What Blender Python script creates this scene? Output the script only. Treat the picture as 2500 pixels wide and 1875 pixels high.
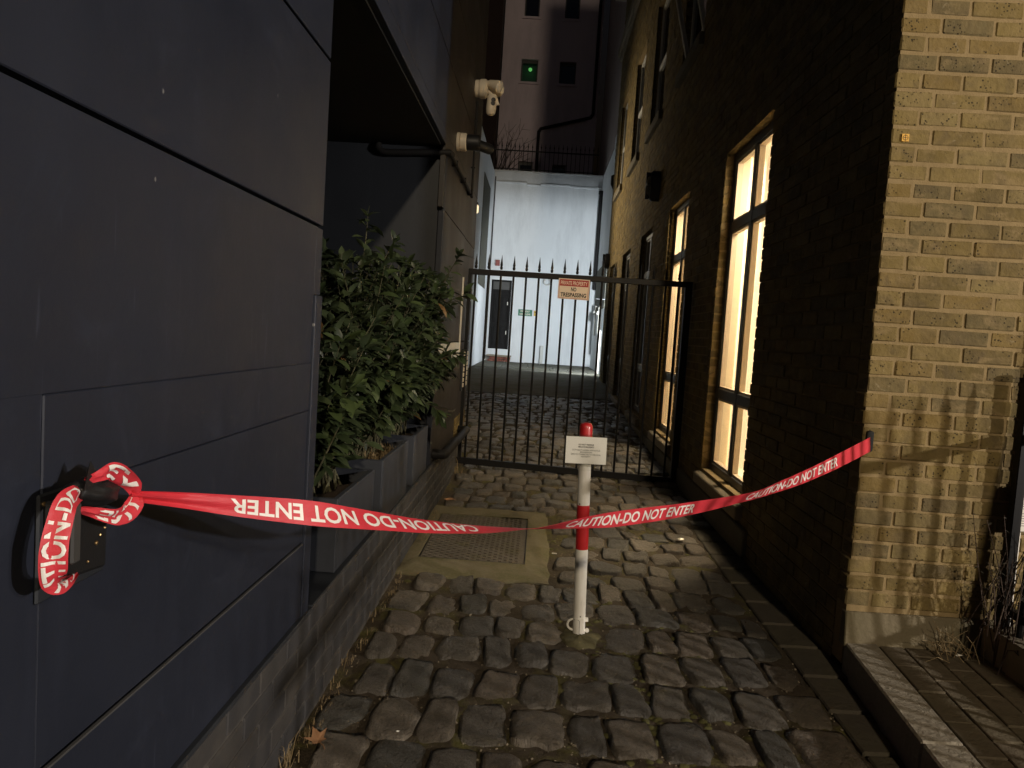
import bpy, bmesh, math, random
from mathutils import Vector, Matrix, noise as mnoise
R_ = math.radians
sc = bpy.context.scene
for o in list(bpy.data.objects):
    bpy.data.objects.remove(o)
COL = sc.collection

# ------------------------------------------------------------------ camera, sky, lamps, exposure
EYE = 1.26
cam_d = bpy.data.cameras.new('camera')
cam_d.sensor_fit = 'HORIZONTAL'; cam_d.sensor_width = 36.0; cam_d.lens = 26.04
cam_d.clip_start = 0.02; cam_d.clip_end = 400
cam = bpy.data.objects.new('camera', cam_d); COL.objects.link(cam)
RM = [[0.997201, 0.066767, -0.033658], [0.038016, -0.065127, 0.997153], [0.064385, -0.995641, -0.067482]]
cam.matrix_world = Matrix(((RM[0][0], -RM[0][1], -RM[0][2], 0.0),
                           (RM[1][0], -RM[1][1], -RM[1][2], 0.0),
                           (RM[2][0], -RM[2][1], -RM[2][2], EYE),
                           (0, 0, 0, 1)))
sc.camera = cam

world = bpy.data.worlds.new('World'); sc.world = world; world.use_nodes = True
wn = world.node_tree.nodes; wl = world.node_tree.links
bg = wn['Background']
sky = wn.new('ShaderNodeTexSky'); sky.sky_type = 'NISHITA'; sky.sun_disc = False
sky.sun_elevation = R_(-4.0); sky.sun_rotation = R_(200)
wl.new(sky.outputs[0], bg.inputs[0]); bg.inputs[1].default_value = 0.26

def lamp(name, kind, loc, power, color, size, target=None, spot=None, blend=0.5):
    d = bpy.data.lights.new(name, kind); d.energy = power; d.color = color
    if kind in ('POINT', 'SPOT'): d.shadow_soft_size = size
    if kind == 'AREA': d.shape = 'RECTANGLE'; d.size = size[0]; d.size_y = size[1]
    if kind == 'SPOT': d.spot_size = R_(spot); d.spot_blend = blend
    o = bpy.data.objects.new(name, d); COL.objects.link(o); o.location = loc
    if target is not None:
        o.rotation_euler = (Vector(target) - Vector(loc)).to_track_quat('-Z', 'Y').to_euler()
    return o
# street lighting behind the viewer: a warm street lamp up the road and a paler low lantern across the pavement
lamp('street_lamp_light', 'POINT', (2.6, -12.0, 7.4), 3700, (1.0, 0.82, 0.58), 0.22)
lamp('shopfront_lantern_light', 'POINT', (6.7, -1.65, 2.4), 1350, (1.0, 0.91, 0.82), 0.08)
lamp('shopfront_lantern_light', 'POINT', (8.2, -1.2, 2.9), 620, (1.0, 0.88, 0.74), 0.08)
# floodlight in the far courtyard, fixed behind the end of the brick building
lamp('courtyard_floodlight_light', 'SPOT', (1.385, 15.93, 1.95), 820, (0.87, 0.95, 1.0), 0.03, (1.12, 20.8, 1.6), 140, 0.7)
# lantern on the left courtyard wall
lamp('courtyard_lantern_light', 'SPOT', (-1.36, 14.35, 3.60), 380, (1.0, 0.84, 0.60), 0.06, (1.3, 13.3, 3.7), 100, 0.9)

sc.view_settings.view_transform = 'Standard'; sc.view_settings.look = 'None'
sc.view_settings.exposure = 0.0; sc.view_settings.gamma = 1.0
sc.view_settings.use_curve_mapping = False
sc.render.engine = 'CYCLES'
sc.cycles.use_denoising = True
sc.cycles.max_bounces = 8; sc.cycles.diffuse_bounces = 5; sc.cycles.glossy_bounces = 4
sc.cycles.transparent_max_bounces = 12; sc.cycles.sample_clamp_indirect = 4.0
sc.cycles.caustics_reflective = False; sc.cycles.caustics_refractive = False

# ------------------------------------------------------------------ object helpers
def tag(o, label=None, cat=None, group=None, kind=None):
    if label: o['label'] = label
    if cat: o['category'] = cat
    if group: o['group'] = group
    if kind: o['kind'] = kind
    return o
def empty(name, loc=(0, 0, 0), label=None, cat=None, group=None):
    o = bpy.data.objects.new(name, None); COL.objects.link(o); o.location = loc
    o.empty_display_size = 0.1
    return tag(o, label, cat, group)
def link(name, me, parent=None, loc=None):
    o = bpy.data.objects.new(name, me); COL.objects.link(o)
    if parent is not None: o.parent = parent
    if loc is not None: o.location = loc
    return o

class MB:
    """collects geometry in world coordinates, builds one mesh object (coordinates made local to the thing)"""
    def __init__(s): s.v = []; s.f = []; s.m = []
    def quad(s, a, b, c, d, mi=0):
        n = len(s.v); s.v += [tuple(a), tuple(b), tuple(c), tuple(d)]; s.f.append((n, n+1, n+2, n+3)); s.m.append(mi); return s
    def poly(s, pts, mi=0):
        n = len(s.v); s.v += [tuple(p) for p in pts]; s.f.append(tuple(range(n, n+len(pts)))); s.m.append(mi); return s
    def box(s, x0, x1, y0, y1, z0, z1, mi=0, M=None):
        n = len(s.v)
        P = [(x0,y0,z0),(x1,y0,z0),(x1,y1,z0),(x0,y1,z0),(x0,y0,z1),(x1,y0,z1),(x1,y1,z1),(x0,y1,z1)]
        if M is not None: P = [tuple(M @ Vector(p)) for p in P]
        s.v += P
        for q in ((3,2,1,0),(4,5,6,7),(0,1,5,4),(1,2,6,5),(2,3,7,6),(3,0,4,7)):
            s.f.append(tuple(n+i for i in q)); s.m.append(mi)
        return s
    def hexa(s, bottom, top, mi=0):
        n = len(s.v); s.v += [tuple(p) for p in bottom] + [tuple(p) for p in top]
        for q in ((3,2,1,0),(4,5,6,7),(0,1,5,4),(1,2,6,5),(2,3,7,6),(3,0,4,7)):
            s.f.append(tuple(n+i for i in q)); s.m.append(mi)
        return s
    def tube(s, pts, r, seg=10, caps=True, mi=0):
        pts = [Vector(p) for p in pts]; n0 = len(s.v)
        rs = r if isinstance(r, (list, tuple)) else [r]*len(pts)
        ref = None
        for i, p in enumerate(pts):
            if i == 0: t = pts[1]-p
            elif i == len(pts)-1: t = p-pts[i-1]
            else: t = (pts[i+1]-p).normalized() + (p-pts[i-1]).normalized()
            if t.length < 1e-9: t = Vector((0,0,1))
            t.normalize()
            if ref is None:
                ref = Vector((0,0,1)) if abs(t.z) < 0.9 else Vector((1,0,0))
            a = t.cross(ref)
            if a.length < 1e-6: a = t.cross(Vector((0,1,0)))
            a.normalize(); b = t.cross(a).normalized(); ref = -b if False else a.cross(t)
            for k in range(seg):
                an = 2*math.pi*k/seg
                s.v.append(tuple(p + (a*math.cos(an) + b*math.sin(an))*rs[i]))
        for i in range(len(pts)-1):
            for k in range(seg):
                q = n0+i*seg
                s.f.append((q+k, q+(k+1)%seg, q+seg+(k+1)%seg, q+seg+k)); s.m.append(mi)
        if caps:
            s.f.append(tuple(n0+k for k in range(seg))[::-1]); s.m.append(mi)
            e = n0+(len(pts)-1)*seg
            s.f.append(tuple(e+k for k in range(seg))); s.m.append(mi)
        return s
    def lathe(s, prof, c=(0,0,0), axis=(0,0,1), seg=20, mi=0):
        ax = Vector(axis).normalized()
        a = ax.cross(Vector((0,0,1)) if abs(ax.z) < 0.9 else Vector((1,0,0))).normalized(); b = ax.cross(a)
        n0 = len(s.v); c = Vector(c)
        for r, h in prof:
            for k in range(seg):
                an = 2*math.pi*k/seg
                s.v.append(tuple(c + ax*h + (a*math.cos(an)+b*math.sin(an))*max(r, 1e-5)))
        for i in range(len(prof)-1):
            for k in range(seg):
                q = n0+i*seg
                s.f.append((q+k, q+(k+1)%seg, q+seg+(k+1)%seg, q+seg+k)); s.m.append(mi)
        s.f.append(tuple(n0+k for k in range(seg))[::-1]); s.m.append(mi)
        e = n0+(len(prof)-1)*seg
        s.f.append(tuple(e+k for k in range(seg))); s.m.append(mi)
        return s
    def mesh(s, name, mats, smooth=False, off=(0,0,0), bevel=0, angle=40):
        me = bpy.data.meshes.new(name)
        ox, oy, oz = off
        me.from_pydata([(x-ox, y-oy, z-oz) for x, y, z in s.v], [], s.f)
        for m in (mats if isinstance(mats, (list, tuple)) else [mats]): me.materials.append(m)
        me.polygons.foreach_set('material_index', s.m)
        bm = bmesh.new(); bm.from_mesh(me)
        bmesh.ops.recalc_face_normals(bm, faces=bm.faces)
        if bevel:
            ed = [e for e in bm.edges if len(e.link_faces) == 2 and e.calc_face_angle(0) > 0.6]
            bmesh.ops.bevel(bm, geom=ed, offset=bevel, segments=1, affect='EDGES', clamp_overlap=True)
        if smooth:
            for f in bm.faces: f.smooth = True
            for e in bm.edges:
                if len(e.link_faces) == 2 and e.calc_face_angle(0) > R_(angle): e.smooth = False
        bm.to_mesh(me); bm.free(); me.update()
        return me
    def build(s, name, mats, parent=None, smooth=False, bevel=0, label=None, cat=None, group=None, kind=None, origin=None, angle=40):
        """world-space geometry; the object's origin goes to 'origin' and its parent (an unrotated root) is subtracted"""
        off = Vector(origin) if origin is not None else (Vector(parent_loc(parent)) if parent is not None else Vector((0,0,0)))
        me = s.mesh(name, mats, smooth, off, bevel, angle)
        o = link(name, me, parent)
        o.location = off - Vector(parent_loc(parent)) if parent is not None else off
        return tag(o, label, cat, group, kind)
def parent_loc(p):
    l = Vector((0,0,0))
    while p is not None:
        l = l + p.location; p = p.parent
    return l

# ------------------------------------------------------------------ materials
class NT:
    def __init__(s, name):
        s.mat = bpy.data.materials.new(name); s.mat.use_nodes = True
        s.t = s.mat.node_tree; s.n = s.t.nodes; s.b = s.n['Principled BSDF']; s.out = s.n['Material Output']
    def node(s, kind, **kw):
        n = s.n.new('ShaderNode'+kind)
        for k, v in kw.items():
            setattr(n, k, v)
        return n
    def put(s, sock, v):
        if hasattr(v, 'is_output') or isinstance(v, bpy.types.NodeSocket): s.t.links.new(v, sock)
        elif isinstance(v, (tuple, list)) and len(v) == 3 and sock.type == 'RGBA': sock.default_value = (*v, 1)
        else: sock.default_value = v
    def math(s, op, a, b=0.5, c=None, clamp=False):
        n = s.node('Math', operation=op, use_clamp=clamp); s.put(n.inputs[0], a); s.put(n.inputs[1], b)
        if c is not None: s.put(n.inputs[2], c)
        return n.outputs[0]
    def mix(s, f, a, b, blend='MIX'):
        n = s.node('Mix', data_type='RGBA', blend_type=blend); s.put(n.inputs[0], f); s.put(n.inputs[6], a); s.put(n.inputs[7], b)
        return n.outputs[2]
    def ramp(s, f, stops, interp='LINEAR'):
        n = s.node('ValToRGB'); cr = n.color_ramp; cr.interpolation = interp
        while len(cr.elements) < len(stops): cr.elements.new(0.5)
        for e, (p, c) in zip(cr.elements, stops):
            e.position = p; e.color = (c, c, c, 1) if isinstance(c, (int, float)) else (*c, 1)
        s.put(n.inputs[0], f); return n.outputs[0]
    def rnd(s): return s.node('ObjectInfo').outputs['Random']
    def island(s): return s.node('NewGeometry').outputs['Random Per Island']
    def pos(s): return s.node('NewGeometry').outputs['Position']
    def obj(s, shift=True):
        o = s.node('TexCoord').outputs['Object']
        if not shift: return o
        c = s.node('CombineXYZ'); r = s.rnd()
        s.put(c.inputs[0], s.math('MULTIPLY', r, 37.0)); s.put(c.inputs[1], s.math('MULTIPLY', r, 91.0)); s.put(c.inputs[2], s.math('MULTIPLY', r, 13.0))
        a = s.node('VectorMath', operation='ADD'); s.put(a.inputs[0], o); s.put(a.inputs[1], c.outputs[0]); return a.outputs[0]
    def scale(s, v, k):
        a = s.node('VectorMath', operation='MULTIPLY'); s.put(a.inputs[0], v); a.inputs[1].default_value = k; return a.outputs[0]
    def noise(s, v, scale, detail=3, rough=0.55, dist=0.0):
        n = s.node('TexNoise'); s.put(n.inputs['Vector'], v); n.inputs['Scale'].default_value = scale
        n.inputs['Detail'].default_value = detail; n.inputs['Roughness'].default_value = rough; n.inputs['Distortion'].default_value = dist
        return n.outputs['Fac']
    def voro(s, v, scale, feature='F1', out='Distance', rand=1.0):
        n = s.node('TexVoronoi', feature=feature); s.put(n.inputs['Vector'], v); n.inputs['Scale'].default_value = scale
        n.inputs['Randomness'].default_value = rand
        return n.outputs[out]
    def bump(s, h, strength=0.3, dist=0.01, prev=None):
        n = s.node('Bump'); s.put(n.inputs['Height'], h); n.inputs['Strength'].default_value = strength; n.inputs['Distance'].default_value = dist
        if prev is not None: s.put(n.inputs['Normal'], prev)
        return n.outputs[0]
    def done(s, color=None, rough=0.6, metal=0.0, normal=None, spec=0.5, **kw):
        if color is not None: s.put(s.b.inputs['Base Color'], color)
        s.put(s.b.inputs['Roughness'], rough); s.put(s.b.inputs['Metallic'], metal); s.put(s.b.inputs['Specular IOR Level'], spec)
        if normal is not None: s.put(s.b.inputs['Normal'], normal)
        for k, v in kw.items(): s.put(s.b.inputs[k.replace('_', ' ')], v)
        return s.mat

def simple(name, c, rough=0.6, metal=0.0, var=0.15, scale=9.0, bumps=0.0, spec=0.5):
    m = NT(name); p = m.pos()
    f = m.noise(p, scale, 4)
    col = m.mix(f, tuple(x*(1-var) for x in c), tuple(min(1, x*(1+var)) for x in c))
    nrm = m.bump(m.noise(p, scale*9, 3), bumps, 0.004) if bumps else None
    return m.done(col, rough, metal, nrm, spec)

def painted_wall(name, c, streak=0.25, chips=True, bumps=0.06):
    m = NT(name); p = m.pos()
    big = m.noise(p, 1.7, 4, 0.6)
    st = m.noise(m.scale(p, (7.0, 7.0, 0.7)), 2.2, 4, 0.6)
    col = m.mix(m.math('MULTIPLY', big, 0.9), tuple(x*(1-streak) for x in c), tuple(x*(1+streak) for x in c))
    col = m.mix(m.ramp(st, [(0.56, 0.0), (0.78, 0.22)]), col, tuple(min(1, x*1.7+0.004) for x in c))
    if chips:
        sp = m.node('SeparateXYZ'); m.put(sp.inputs[0], p); cb = m.node('CombineXYZ'); m.put(cb.inputs[0], sp.outputs[1]); m.put(cb.inputs[1], m.math('MULTIPLY', sp.outputs[2], 0.6))
        vn = m.node('TexVoronoi', voronoi_dimensions='2D'); m.put(vn.inputs['Vector'], cb.outputs[0]); vn.inputs['Scale'].default_value = 5.5
        cs = m.node('SeparateColor'); m.put(cs.inputs[0], vn.outputs['Color'])
        v = m.math('ADD', vn.outputs['Distance'], m.math('MULTIPLY', m.math('SUBTRACT', m.noise(p, 160, 2), 0.5), 0.02)); n2 = cs.outputs[0]
        chip = m.math('MULTIPLY', m.ramp(v, [(0.010, 1.0), (0.016, 0.0)]), m.ramp(n2, [(0.86, 0.0), (0.87, 1.0)]))
        col = m.mix(chip, col, (0.20, 0.195, 0.185))
        scr = m.ramp(m.noise(m.scale(p, (60, 60, 3.5)), 1.0, 2, 0.5, 0.6), [(0.67, 0.0), (0.72, 0.32)])
        scr = m.math('MULTIPLY', scr, m.ramp(m.noise(p, 1.9, 2), [(0.48, 0.0), (0.6, 1.0)]))
        blot = m.ramp(m.noise(p, 5.2, 5, 0.7, 0.8), [(0.56, 0.0), (0.72, 0.5)]); col = m.mix(blot, col, tuple(x*1.5+0.004 for x in c))
        col = m.mix(scr, col, tuple(min(1, x*2.6+0.02) for x in c))
    nrm = m.bump(m.noise(p, 45, 4, 0.6), bumps, 0.01)
    nrm = m.bump(m.noise(p, 2.5, 2, 0.5), 0.12, 0.02, nrm)
    ro = m.ramp(big, [(0.3, 0.42), (0.7, 0.62)])
    return m.done(col, ro, 0, nrm, 0.4)

def brick_mat(name, stops, per_island=False, speck=1.0, gain=1.0):
    m = NT(name)
    if per_island: r = m.island(); p = m.pos()
    else: r = m.rnd(); p = m.obj()
    base = m.ramp(r, stops, 'CONSTANT')
    n1 = m.noise(p, 14, 4, 0.65); n2 = m.noise(p, 42, 4, 0.6)
    col = m.mix(m.ramp(n1, [(0.35, 0.0), (0.68, 0.55)]), base, tuple(g*gain for g in (0.2607, 0.1915, 0.0851)))
    col = m.mix(m.ramp(m.noise(p, 9, 3, 0.6, 0.7), [(0.52, 0.0), (0.72, 0.6)]), col, tuple(g*gain for g in (0.1064, 0.0787, 0.0447)))
    col = m.mix(m.math('MULTIPLY', n2, 0.35), col, tuple(g*gain for g in (0.1436, 0.1064, 0.0532)))
    v = m.voro(p, 70); clus = m.noise(p, 12, 3)
    sp = m.math('MULTIPLY', m.ramp(v, [(0.20, 1.0), (0.31, 0.0)]), m.ramp(clus, [(0.49, 0.0), (0.58, 1.0)]))
    col = m.mix(m.math('MULTIPLY', sp, 0.85*speck), col, (0.0266, 0.0213, 0.0138))
    ch = m.math('MULTIPLY', m.ramp(m.noise(p, 27, 3, 0.6, 1.0), [(0.67, 0.0), (0.74, 1.0)]), 0.4)
    col = m.mix(ch, col, tuple(g*gain for g in (0.3830, 0.3192, 0.2021)))
    wp = m.pos(); soot = m.ramp(m.noise(wp, 4.2, 5, 0.68), [(0.48, 0.0), (0.72, 0.55)]); col = m.mix(soot, col, tuple(g*gain for g in (0.075, 0.058, 0.034)))
    pale = m.math('MULTIPLY', m.ramp(m.noise(m.scale(p, (1, 1, 2.2)), 8.5, 4, 0.6, 0.6), [(0.56, 0.0), (0.68, 0.75)]), 0.65); col = m.mix(pale, col, tuple(g*gain for g in (0.27, 0.195, 0.098)))
    nrm = m.bump(n2, 0.7, 0.008)
    nrm = m.bump(m.noise(p, 150, 3, 0.7), 0.35, 0.003, nrm)
    nrm = m.bump(m.math('SUBTRACT', 1.0, sp), 0.5, 0.004, nrm)
    return m.done(col, 0.92, 0, nrm, 0.2)

STOCK = [(0.0, (0.1697, 0.1211, 0.0389)), (0.16, (0.2108, 0.1540, 0.0530)), (0.34, (0.1389, 0.1005, 0.0342)), (0.5, (0.1851, 0.1252, 0.0389)),
         (0.64, (0.1029, 0.0822, 0.0389)), (0.76, (0.2262, 0.1723, 0.0686)), (0.88, (0.1235, 0.0985, 0.0467))]
M = {}
M['brick'] = brick_mat('stock_brick', STOCK)
M['brick_mass'] = brick_mat('stock_brick_mass', STOCK, True, 0.7)
def mortar_mat():
    m = NT('lime_mortar'); p = m.pos()
    n = m.noise(p, 22, 4, 0.6)
    col = m.mix(n, (0.1940, 0.1387, 0.0664), (0.3357, 0.2486, 0.1276))
    nrm = m.bump(m.noise(p, 160, 4, 0.7), 0.6, 0.004); nrm = m.bump(n, 0.5, 0.006, nrm)
    return m.done(col, 0.95, 0, nrm, 0.15)
M['mortar'] = mortar_mat()
M['navy'] = painted_wall('navy_paint', (0.0150, 0.0186, 0.0315))
M['navy_plain'] = painted_wall('navy_paint_plain', (0.019, 0.022, 0.028), 0.2, False)
M['pier'] = painted_wall('pier_paint_warm_lit', (0.036, 0.031, 0.028), 0.2, False)  # warm street-lamp light put into the brown of the far panels
M['navy_edge'] = simple('navy_paint_edge_highlight', (0.060, 0.060, 0.062), 0.6, 0, 0.3, 20)  # highlight along the kick panel's top edge, put into a paler paint
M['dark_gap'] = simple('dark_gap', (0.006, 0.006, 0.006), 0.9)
def painted_brick():
    m = NT('painted_plinth_brick'); p = m.obj(); r = m.rnd()
    col = m.ramp(r, [(0.0, (0.040, 0.039, 0.041)), (0.35, (0.047, 0.044, 0.043)), (0.7, (0.044, 0.043, 0.045))], 'CONSTANT')
    w = m.noise(m.pos(), 4.5, 4, 0.65)
    col = m.mix(m.ramp(w, [(0.5, 0.0), (0.75, 0.45)]), col, (0.10, 0.088, 0.072))
    n2 = m.noise(p, 60, 4, 0.6)
    nrm = m.bump(n2, 0.35, 0.004)
    return m.done(col, 0.7, 0, nrm, 0.35)
M['plinth_brick'] = painted_brick()
M['plinth_joint'] = simple('plinth_joint', (0.072, 0.066, 0.060), 0.85, 0, 0.5, 14, 0.3)
def sett_mat(name, island=False):
    m = NT(name)
    if island: r = m.island(); p = m.pos()
    else: r = m.rnd(); p = m.obj()
    base = m.ramp(r, [(0.0, (0.1344, 0.1208, 0.1044)), (0.14, (0.2128, 0.1767, 0.1369)), (0.30, (0.0986, 0.0980, 0.0974)), (0.45, (0.2520, 0.2109, 0.1624)),
                      (0.58, (0.1624, 0.1482, 0.1276)), (0.72, (0.0739, 0.0821, 0.0812)), (0.86, (0.2072, 0.1619, 0.1218))], 'CONSTANT')
    n1 = m.noise(p, 11, 5, 0.65, 0.4); n2 = m.noise(p, 55, 5, 0.65)
    col = m.mix(m.ramp(n1, [(0.3, 0.0), (0.7, 0.8)]), base, (0.0840, 0.0752, 0.0650))
    col = m.mix(m.math('MULTIPLY', n2, 0.5), col, (0.2128, 0.1824, 0.1392))
    wp = m.pos()
    moss = m.math('MULTIPLY', m.ramp(m.noise(wp, 2.1, 3, 0.6), [(0.55, 0.0), (0.68, 1.0)]), m.ramp(m.noise(wp, 17, 4, 0.7), [(0.5, 0.0), (0.64, 0.6)]))
    col = m.mix(moss, col, (0.1176, 0.1117, 0.0394))
    dirt = m.ramp(m.noise(wp, 7.5, 5, 0.72), [(0.52, 0.0), (0.70, 0.7)])
    col = m.mix(dirt, col, (0.0560, 0.0456, 0.0325))
    fac = m.noise(p, 7.5, 2, 0.45, 2.2); nrm = m.bump(fac, 0.7, 0.022); nrm = m.bump(n1, 0.9, 0.022, nrm)
    nrm = m.bump(n2, 0.85, 0.011, nrm)
    nrm = m.bump(m.noise(p, 190, 3, 0.7), 0.35, 0.002, nrm)
    ro = m.ramp(n2, [(0.3, 0.30), (0.7, 0.62)])
    return m.done(col, ro, 0, nrm, 0.5)
M['sett'] = sett_mat('granite_sett'); M['sett_mass'] = sett_mat('granite_sett_mass', True)
def soil_mat():
    m = NT('joint_soil_and_moss'); p = m.pos()
    n1 = m.noise(p, 3.0, 4, 0.6); n2 = m.noise(p, 40, 5, 0.7)
    col = m.mix(n2, (0.030, 0.023, 0.016), (0.115, 0.090, 0.062))
    moss = m.math('MULTIPLY', m.ramp(n1, [(0.48, 0.0), (0.62, 1.0)]), m.ramp(m.noise(p, 14, 4, 0.7), [(0.42, 0.0), (0.58, 0.9)]))
    col = m.mix(moss, col, (0.120, 0.112, 0.032))
    v = m.voro(p, 130); g = m.math('MULTIPLY', m.ramp(v, [(0.10, 1.0), (0.16, 0.0)]), m.ramp(m.noise(p, 33, 2), [(0.54, 0.0), (0.6, 1.0)]))
    col = m.mix(g, col, (0.32, 0.28, 0.22))
    nrm = m.bump(n2, 0.9, 0.012); nrm = m.bump(m.noise(p, 160, 4, 0.7), 0.7, 0.004, nrm)
    return m.done(col, 0.95, 0, nrm, 0.2)
M['soil'] = soil_mat()
def concrete_mat(name, a, b, moss=0.7, sc_=6):
    m = NT(name); p = m.pos()
    n1 = m.noise(p, sc_, 5, 0.65, 0.3); n2 = m.noise(p, 70, 4, 0.7)
    col = m.mix(n1, a, b); col = m.mix(m.math('MULTIPLY', n2, 0.4), col, tuple(x*0.45 for x in a))
    ms = m.math('MULTIPLY', m.ramp(m.noise(p, 3.3, 4, 0.65), [(0.44, 0.0), (0.6, moss)]), m.ramp(n2, [(0.35, 0.4), (0.6, 1.0)]))
    col = m.mix(ms, col, (0.090, 0.088, 0.032))
    nrm = m.bump(n2, 0.6, 0.006); nrm = m.bump(n1, 0.6, 0.015, nrm)
    return m.done(col, 0.92, 0, nrm, 0.2)
M['concrete'] = concrete_mat('mossy_concrete', (0.1459, 0.1260, 0.0795), (0.2387, 0.2055, 0.1360), 0.7)
M['slab'] = concrete_mat('edge_slab_stone', (0.0612, 0.0533, 0.0418), (0.1080, 0.0922, 0.0706), 0.2, 9)
M['cement'] = concrete_mat('cement_skirting', (0.15, 0.125, 0.08), (0.24, 0.20, 0.13), 0.2)
M['tarmac'] = concrete_mat('courtyard_surface', (0.1360, 0.1313, 0.1114), (0.2265, 0.2165, 0.1773), 0.5)
M['flag'] = concrete_mat('courtyard_flagstone', (0.0774, 0.0751, 0.0637), (0.1365, 0.1320, 0.1137), 0.45)
M['granite'] = concrete_mat('granite_kerb', (0.21, 0.185, 0.14), (0.36, 0.32, 0.25), 0.0, 40)
M['paver'] = concrete_mat('clay_paver', (0.10, 0.082, 0.058), (0.165, 0.135, 0.092), 0.15, 12)
M['street'] = simple('street_asphalt', (0.05, 0.05, 0.05), 0.9, 0, 0.3, 5, 0.4)
def steel_mat():
    m = NT('rusty_tread_steel'); p = m.pos()
    n = m.noise(p, 9, 5, 0.65); n2 = m.noise(p, 60, 4, 0.7)
    col = m.mix(n, (0.085, 0.078, 0.066), (0.165, 0.14, 0.11)); col = m.mix(m.math('MULTIPLY', n2, 0.5), col, (0.07, 0.055, 0.04))
    col = m.mix(m.ramp(m.noise(p, 5, 3), [(0.55, 0.0), (0.7, 0.5)]), col, (0.09, 0.085, 0.035))
    return m.done(col, m.ramp(n2, [(0.3, 0.6), (0.7, 0.85)]), 0.1, m.bump(n2, 0.3, 0.003), 0.25)
M['steel'] = steel_mat()
def white_paint():
    m = NT('chipped_white_paint'); p = m.pos()
    n = m.noise(m.scale(p, (10, 10, 2.2)), 2.5, 4, 0.6)
    col = m.mix(m.ramp(n, [(0.45, 0.0), (0.75, 0.7)]), (0.80, 0.78, 0.72), (0.56, 0.51, 0.42))
    v = m.voro(p, 24); k = m.math('MULTIPLY', m.ramp(v, [(0.10, 1.0), (0.15, 0.0)]), m.ramp(m.noise(p, 13, 2), [(0.53, 0.0), (0.58, 1.0)]))
    col = m.mix(k, col, (0.06, 0.05, 0.04))
    gr = m.ramp(m.noise(m.scale(p, (90, 90, 9)), 1.0, 3, 0.6), [(0.66, 0.0), (0.72, 0.45)])
    col = m.mix(gr, col, (0.30, 0.28, 0.24))
    return m.done(col, 0.42, 0, m.bump(m.noise(p, 90, 2), 0.05, 0.003), 0.5)
M['white_paint'] = white_paint()
M['red_paint'] = simple('red_paint', (0.50, 0.018, 0.022), 0.4, 0, 0.14, 30)
M['black_metal'] = simple('black_metal', (0.0045, 0.004, 0.004), 0.5, 0, 0.3, 25, 0.05, 0.25)
M['black_plastic'] = simple('black_plastic', (0.010, 0.010, 0.011), 0.5, 0, 0.2, 40, 0.1, 0.4)
M['black_pipe'] = simple('black_pipe_paint', (0.014, 0.013, 0.013), 0.6, 0, 0.2, 20, 0, 0.2)
M['white_plastic'] = simple('white_plastic', (0.72, 0.69, 0.63), 0.4, 0, 0.08, 20)
M['cream_plastic'] = simple('cream_plastic', (0.70, 0.62, 0.50), 0.4, 0, 0.08, 20)
M['brass'] = simple('brass_screw', (0.45, 0.30, 0.14), 0.35, 0.9, 0.2, 60)
def tape_mat():
    m = NT('red_plastic_tape'); p = m.pos()
    n = m.noise(p, 14, 3, 0.6)
    col = m.mix(n, (0.55, 0.028, 0.045), (0.66, 0.050, 0.070))
    wr = m.noise(m.scale(p, (1, 1, 3)), 38, 4, 0.65, 1.2); dt = m.ramp(m.noise(p, 26, 4, 0.7), [(0.55, 0.0), (0.75, 0.35)]); col = m.mix(dt, col, (0.33, 0.03, 0.04))
    m.b.inputs['Transmission Weight'].default_value = 0.0
    return m.done(col, 0.5, 0, m.bump(wr, 0.32, 0.004), 0.35)
M['tape'] = tape_mat()
M['tape_print'] = simple('white_tape_print', (0.82, 0.80, 0.77), 0.45, 0, 0.05, 40)
M['paper'] = simple('paper', (0.86, 0.84, 0.78), 0.6, 0, 0.05, 16, 0.03)
M['ink'] = simple('black_ink', (0.018, 0.016, 0.015), 0.6)
M['sign_red'] = simple('sign_red', (0.40, 0.018, 0.014), 0.45, 0, 0.1, 30)
M['sign_white'] = simple('sign_white', (0.82, 0.68, 0.56), 0.45, 0, 0.06, 30)
M['sign_green'] = simple('sign_green', (0.035, 0.17, 0.10), 0.5)
M['sign_yellow'] = simple('sign_yellow', (0.62, 0.40, 0.06), 0.5)
M['amber'] = simple('amber_plate', (0.72, 0.40, 0.06), 0.35, 0, 0.15, 120)
def clear(name, tint=(0.9, 0.9, 0.88), gloss=0.10, rough=0.12):
    m = NT(name)
    t = m.node('BsdfTransparent'); t.inputs[0].default_value = (*tint, 1)
    g = m.node('BsdfGlossy'); g.inputs['Roughness'].default_value = rough
    lw = m.node('LayerWeight'); lw.inputs[0].default_value = 0.5
    f = m.math('ADD', m.math('MULTIPLY', m.math('POWER', lw.outputs['Facing'], 6.0), 0.6), gloss+0.02)
    nb = m.bump(m.noise(m.pos(), 60, 3, 0.6, 0.8), 0.25 if gloss > 0.03 else 0.01, 0.004); m.t.links.new(nb, g.inputs['Normal'])
    mx = m.node('MixShader'); m.put(mx.inputs[0], f); m.t.links.new(t.outputs[0], mx.inputs[1]); m.t.links.new(g.outputs[0], mx.inputs[2])
    m.t.links.new(mx.outputs[0], m.out.inputs[0]); return m.mat
M['film'] = clear('clear_film', (0.97, 0.97, 0.96), 0.02, 0.16)
M['glass'] = clear('window_glass', (0.96, 0.97, 0.96), 0.0, 0.02)
def dark_glass():
    m = NT('dark_glass'); p = m.pos()
    return m.done((0.010, 0.010, 0.013), 0.06, 0, m.bump(m.noise(p, 1.2, 2), 0.05, 0.02), 0.6)
M['dark_glass'] = dark_glass()
M['frame_grey'] = simple('grey_window_frame', (0.055, 0.053, 0.050), 0.45, 0, 0.1, 20)
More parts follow.
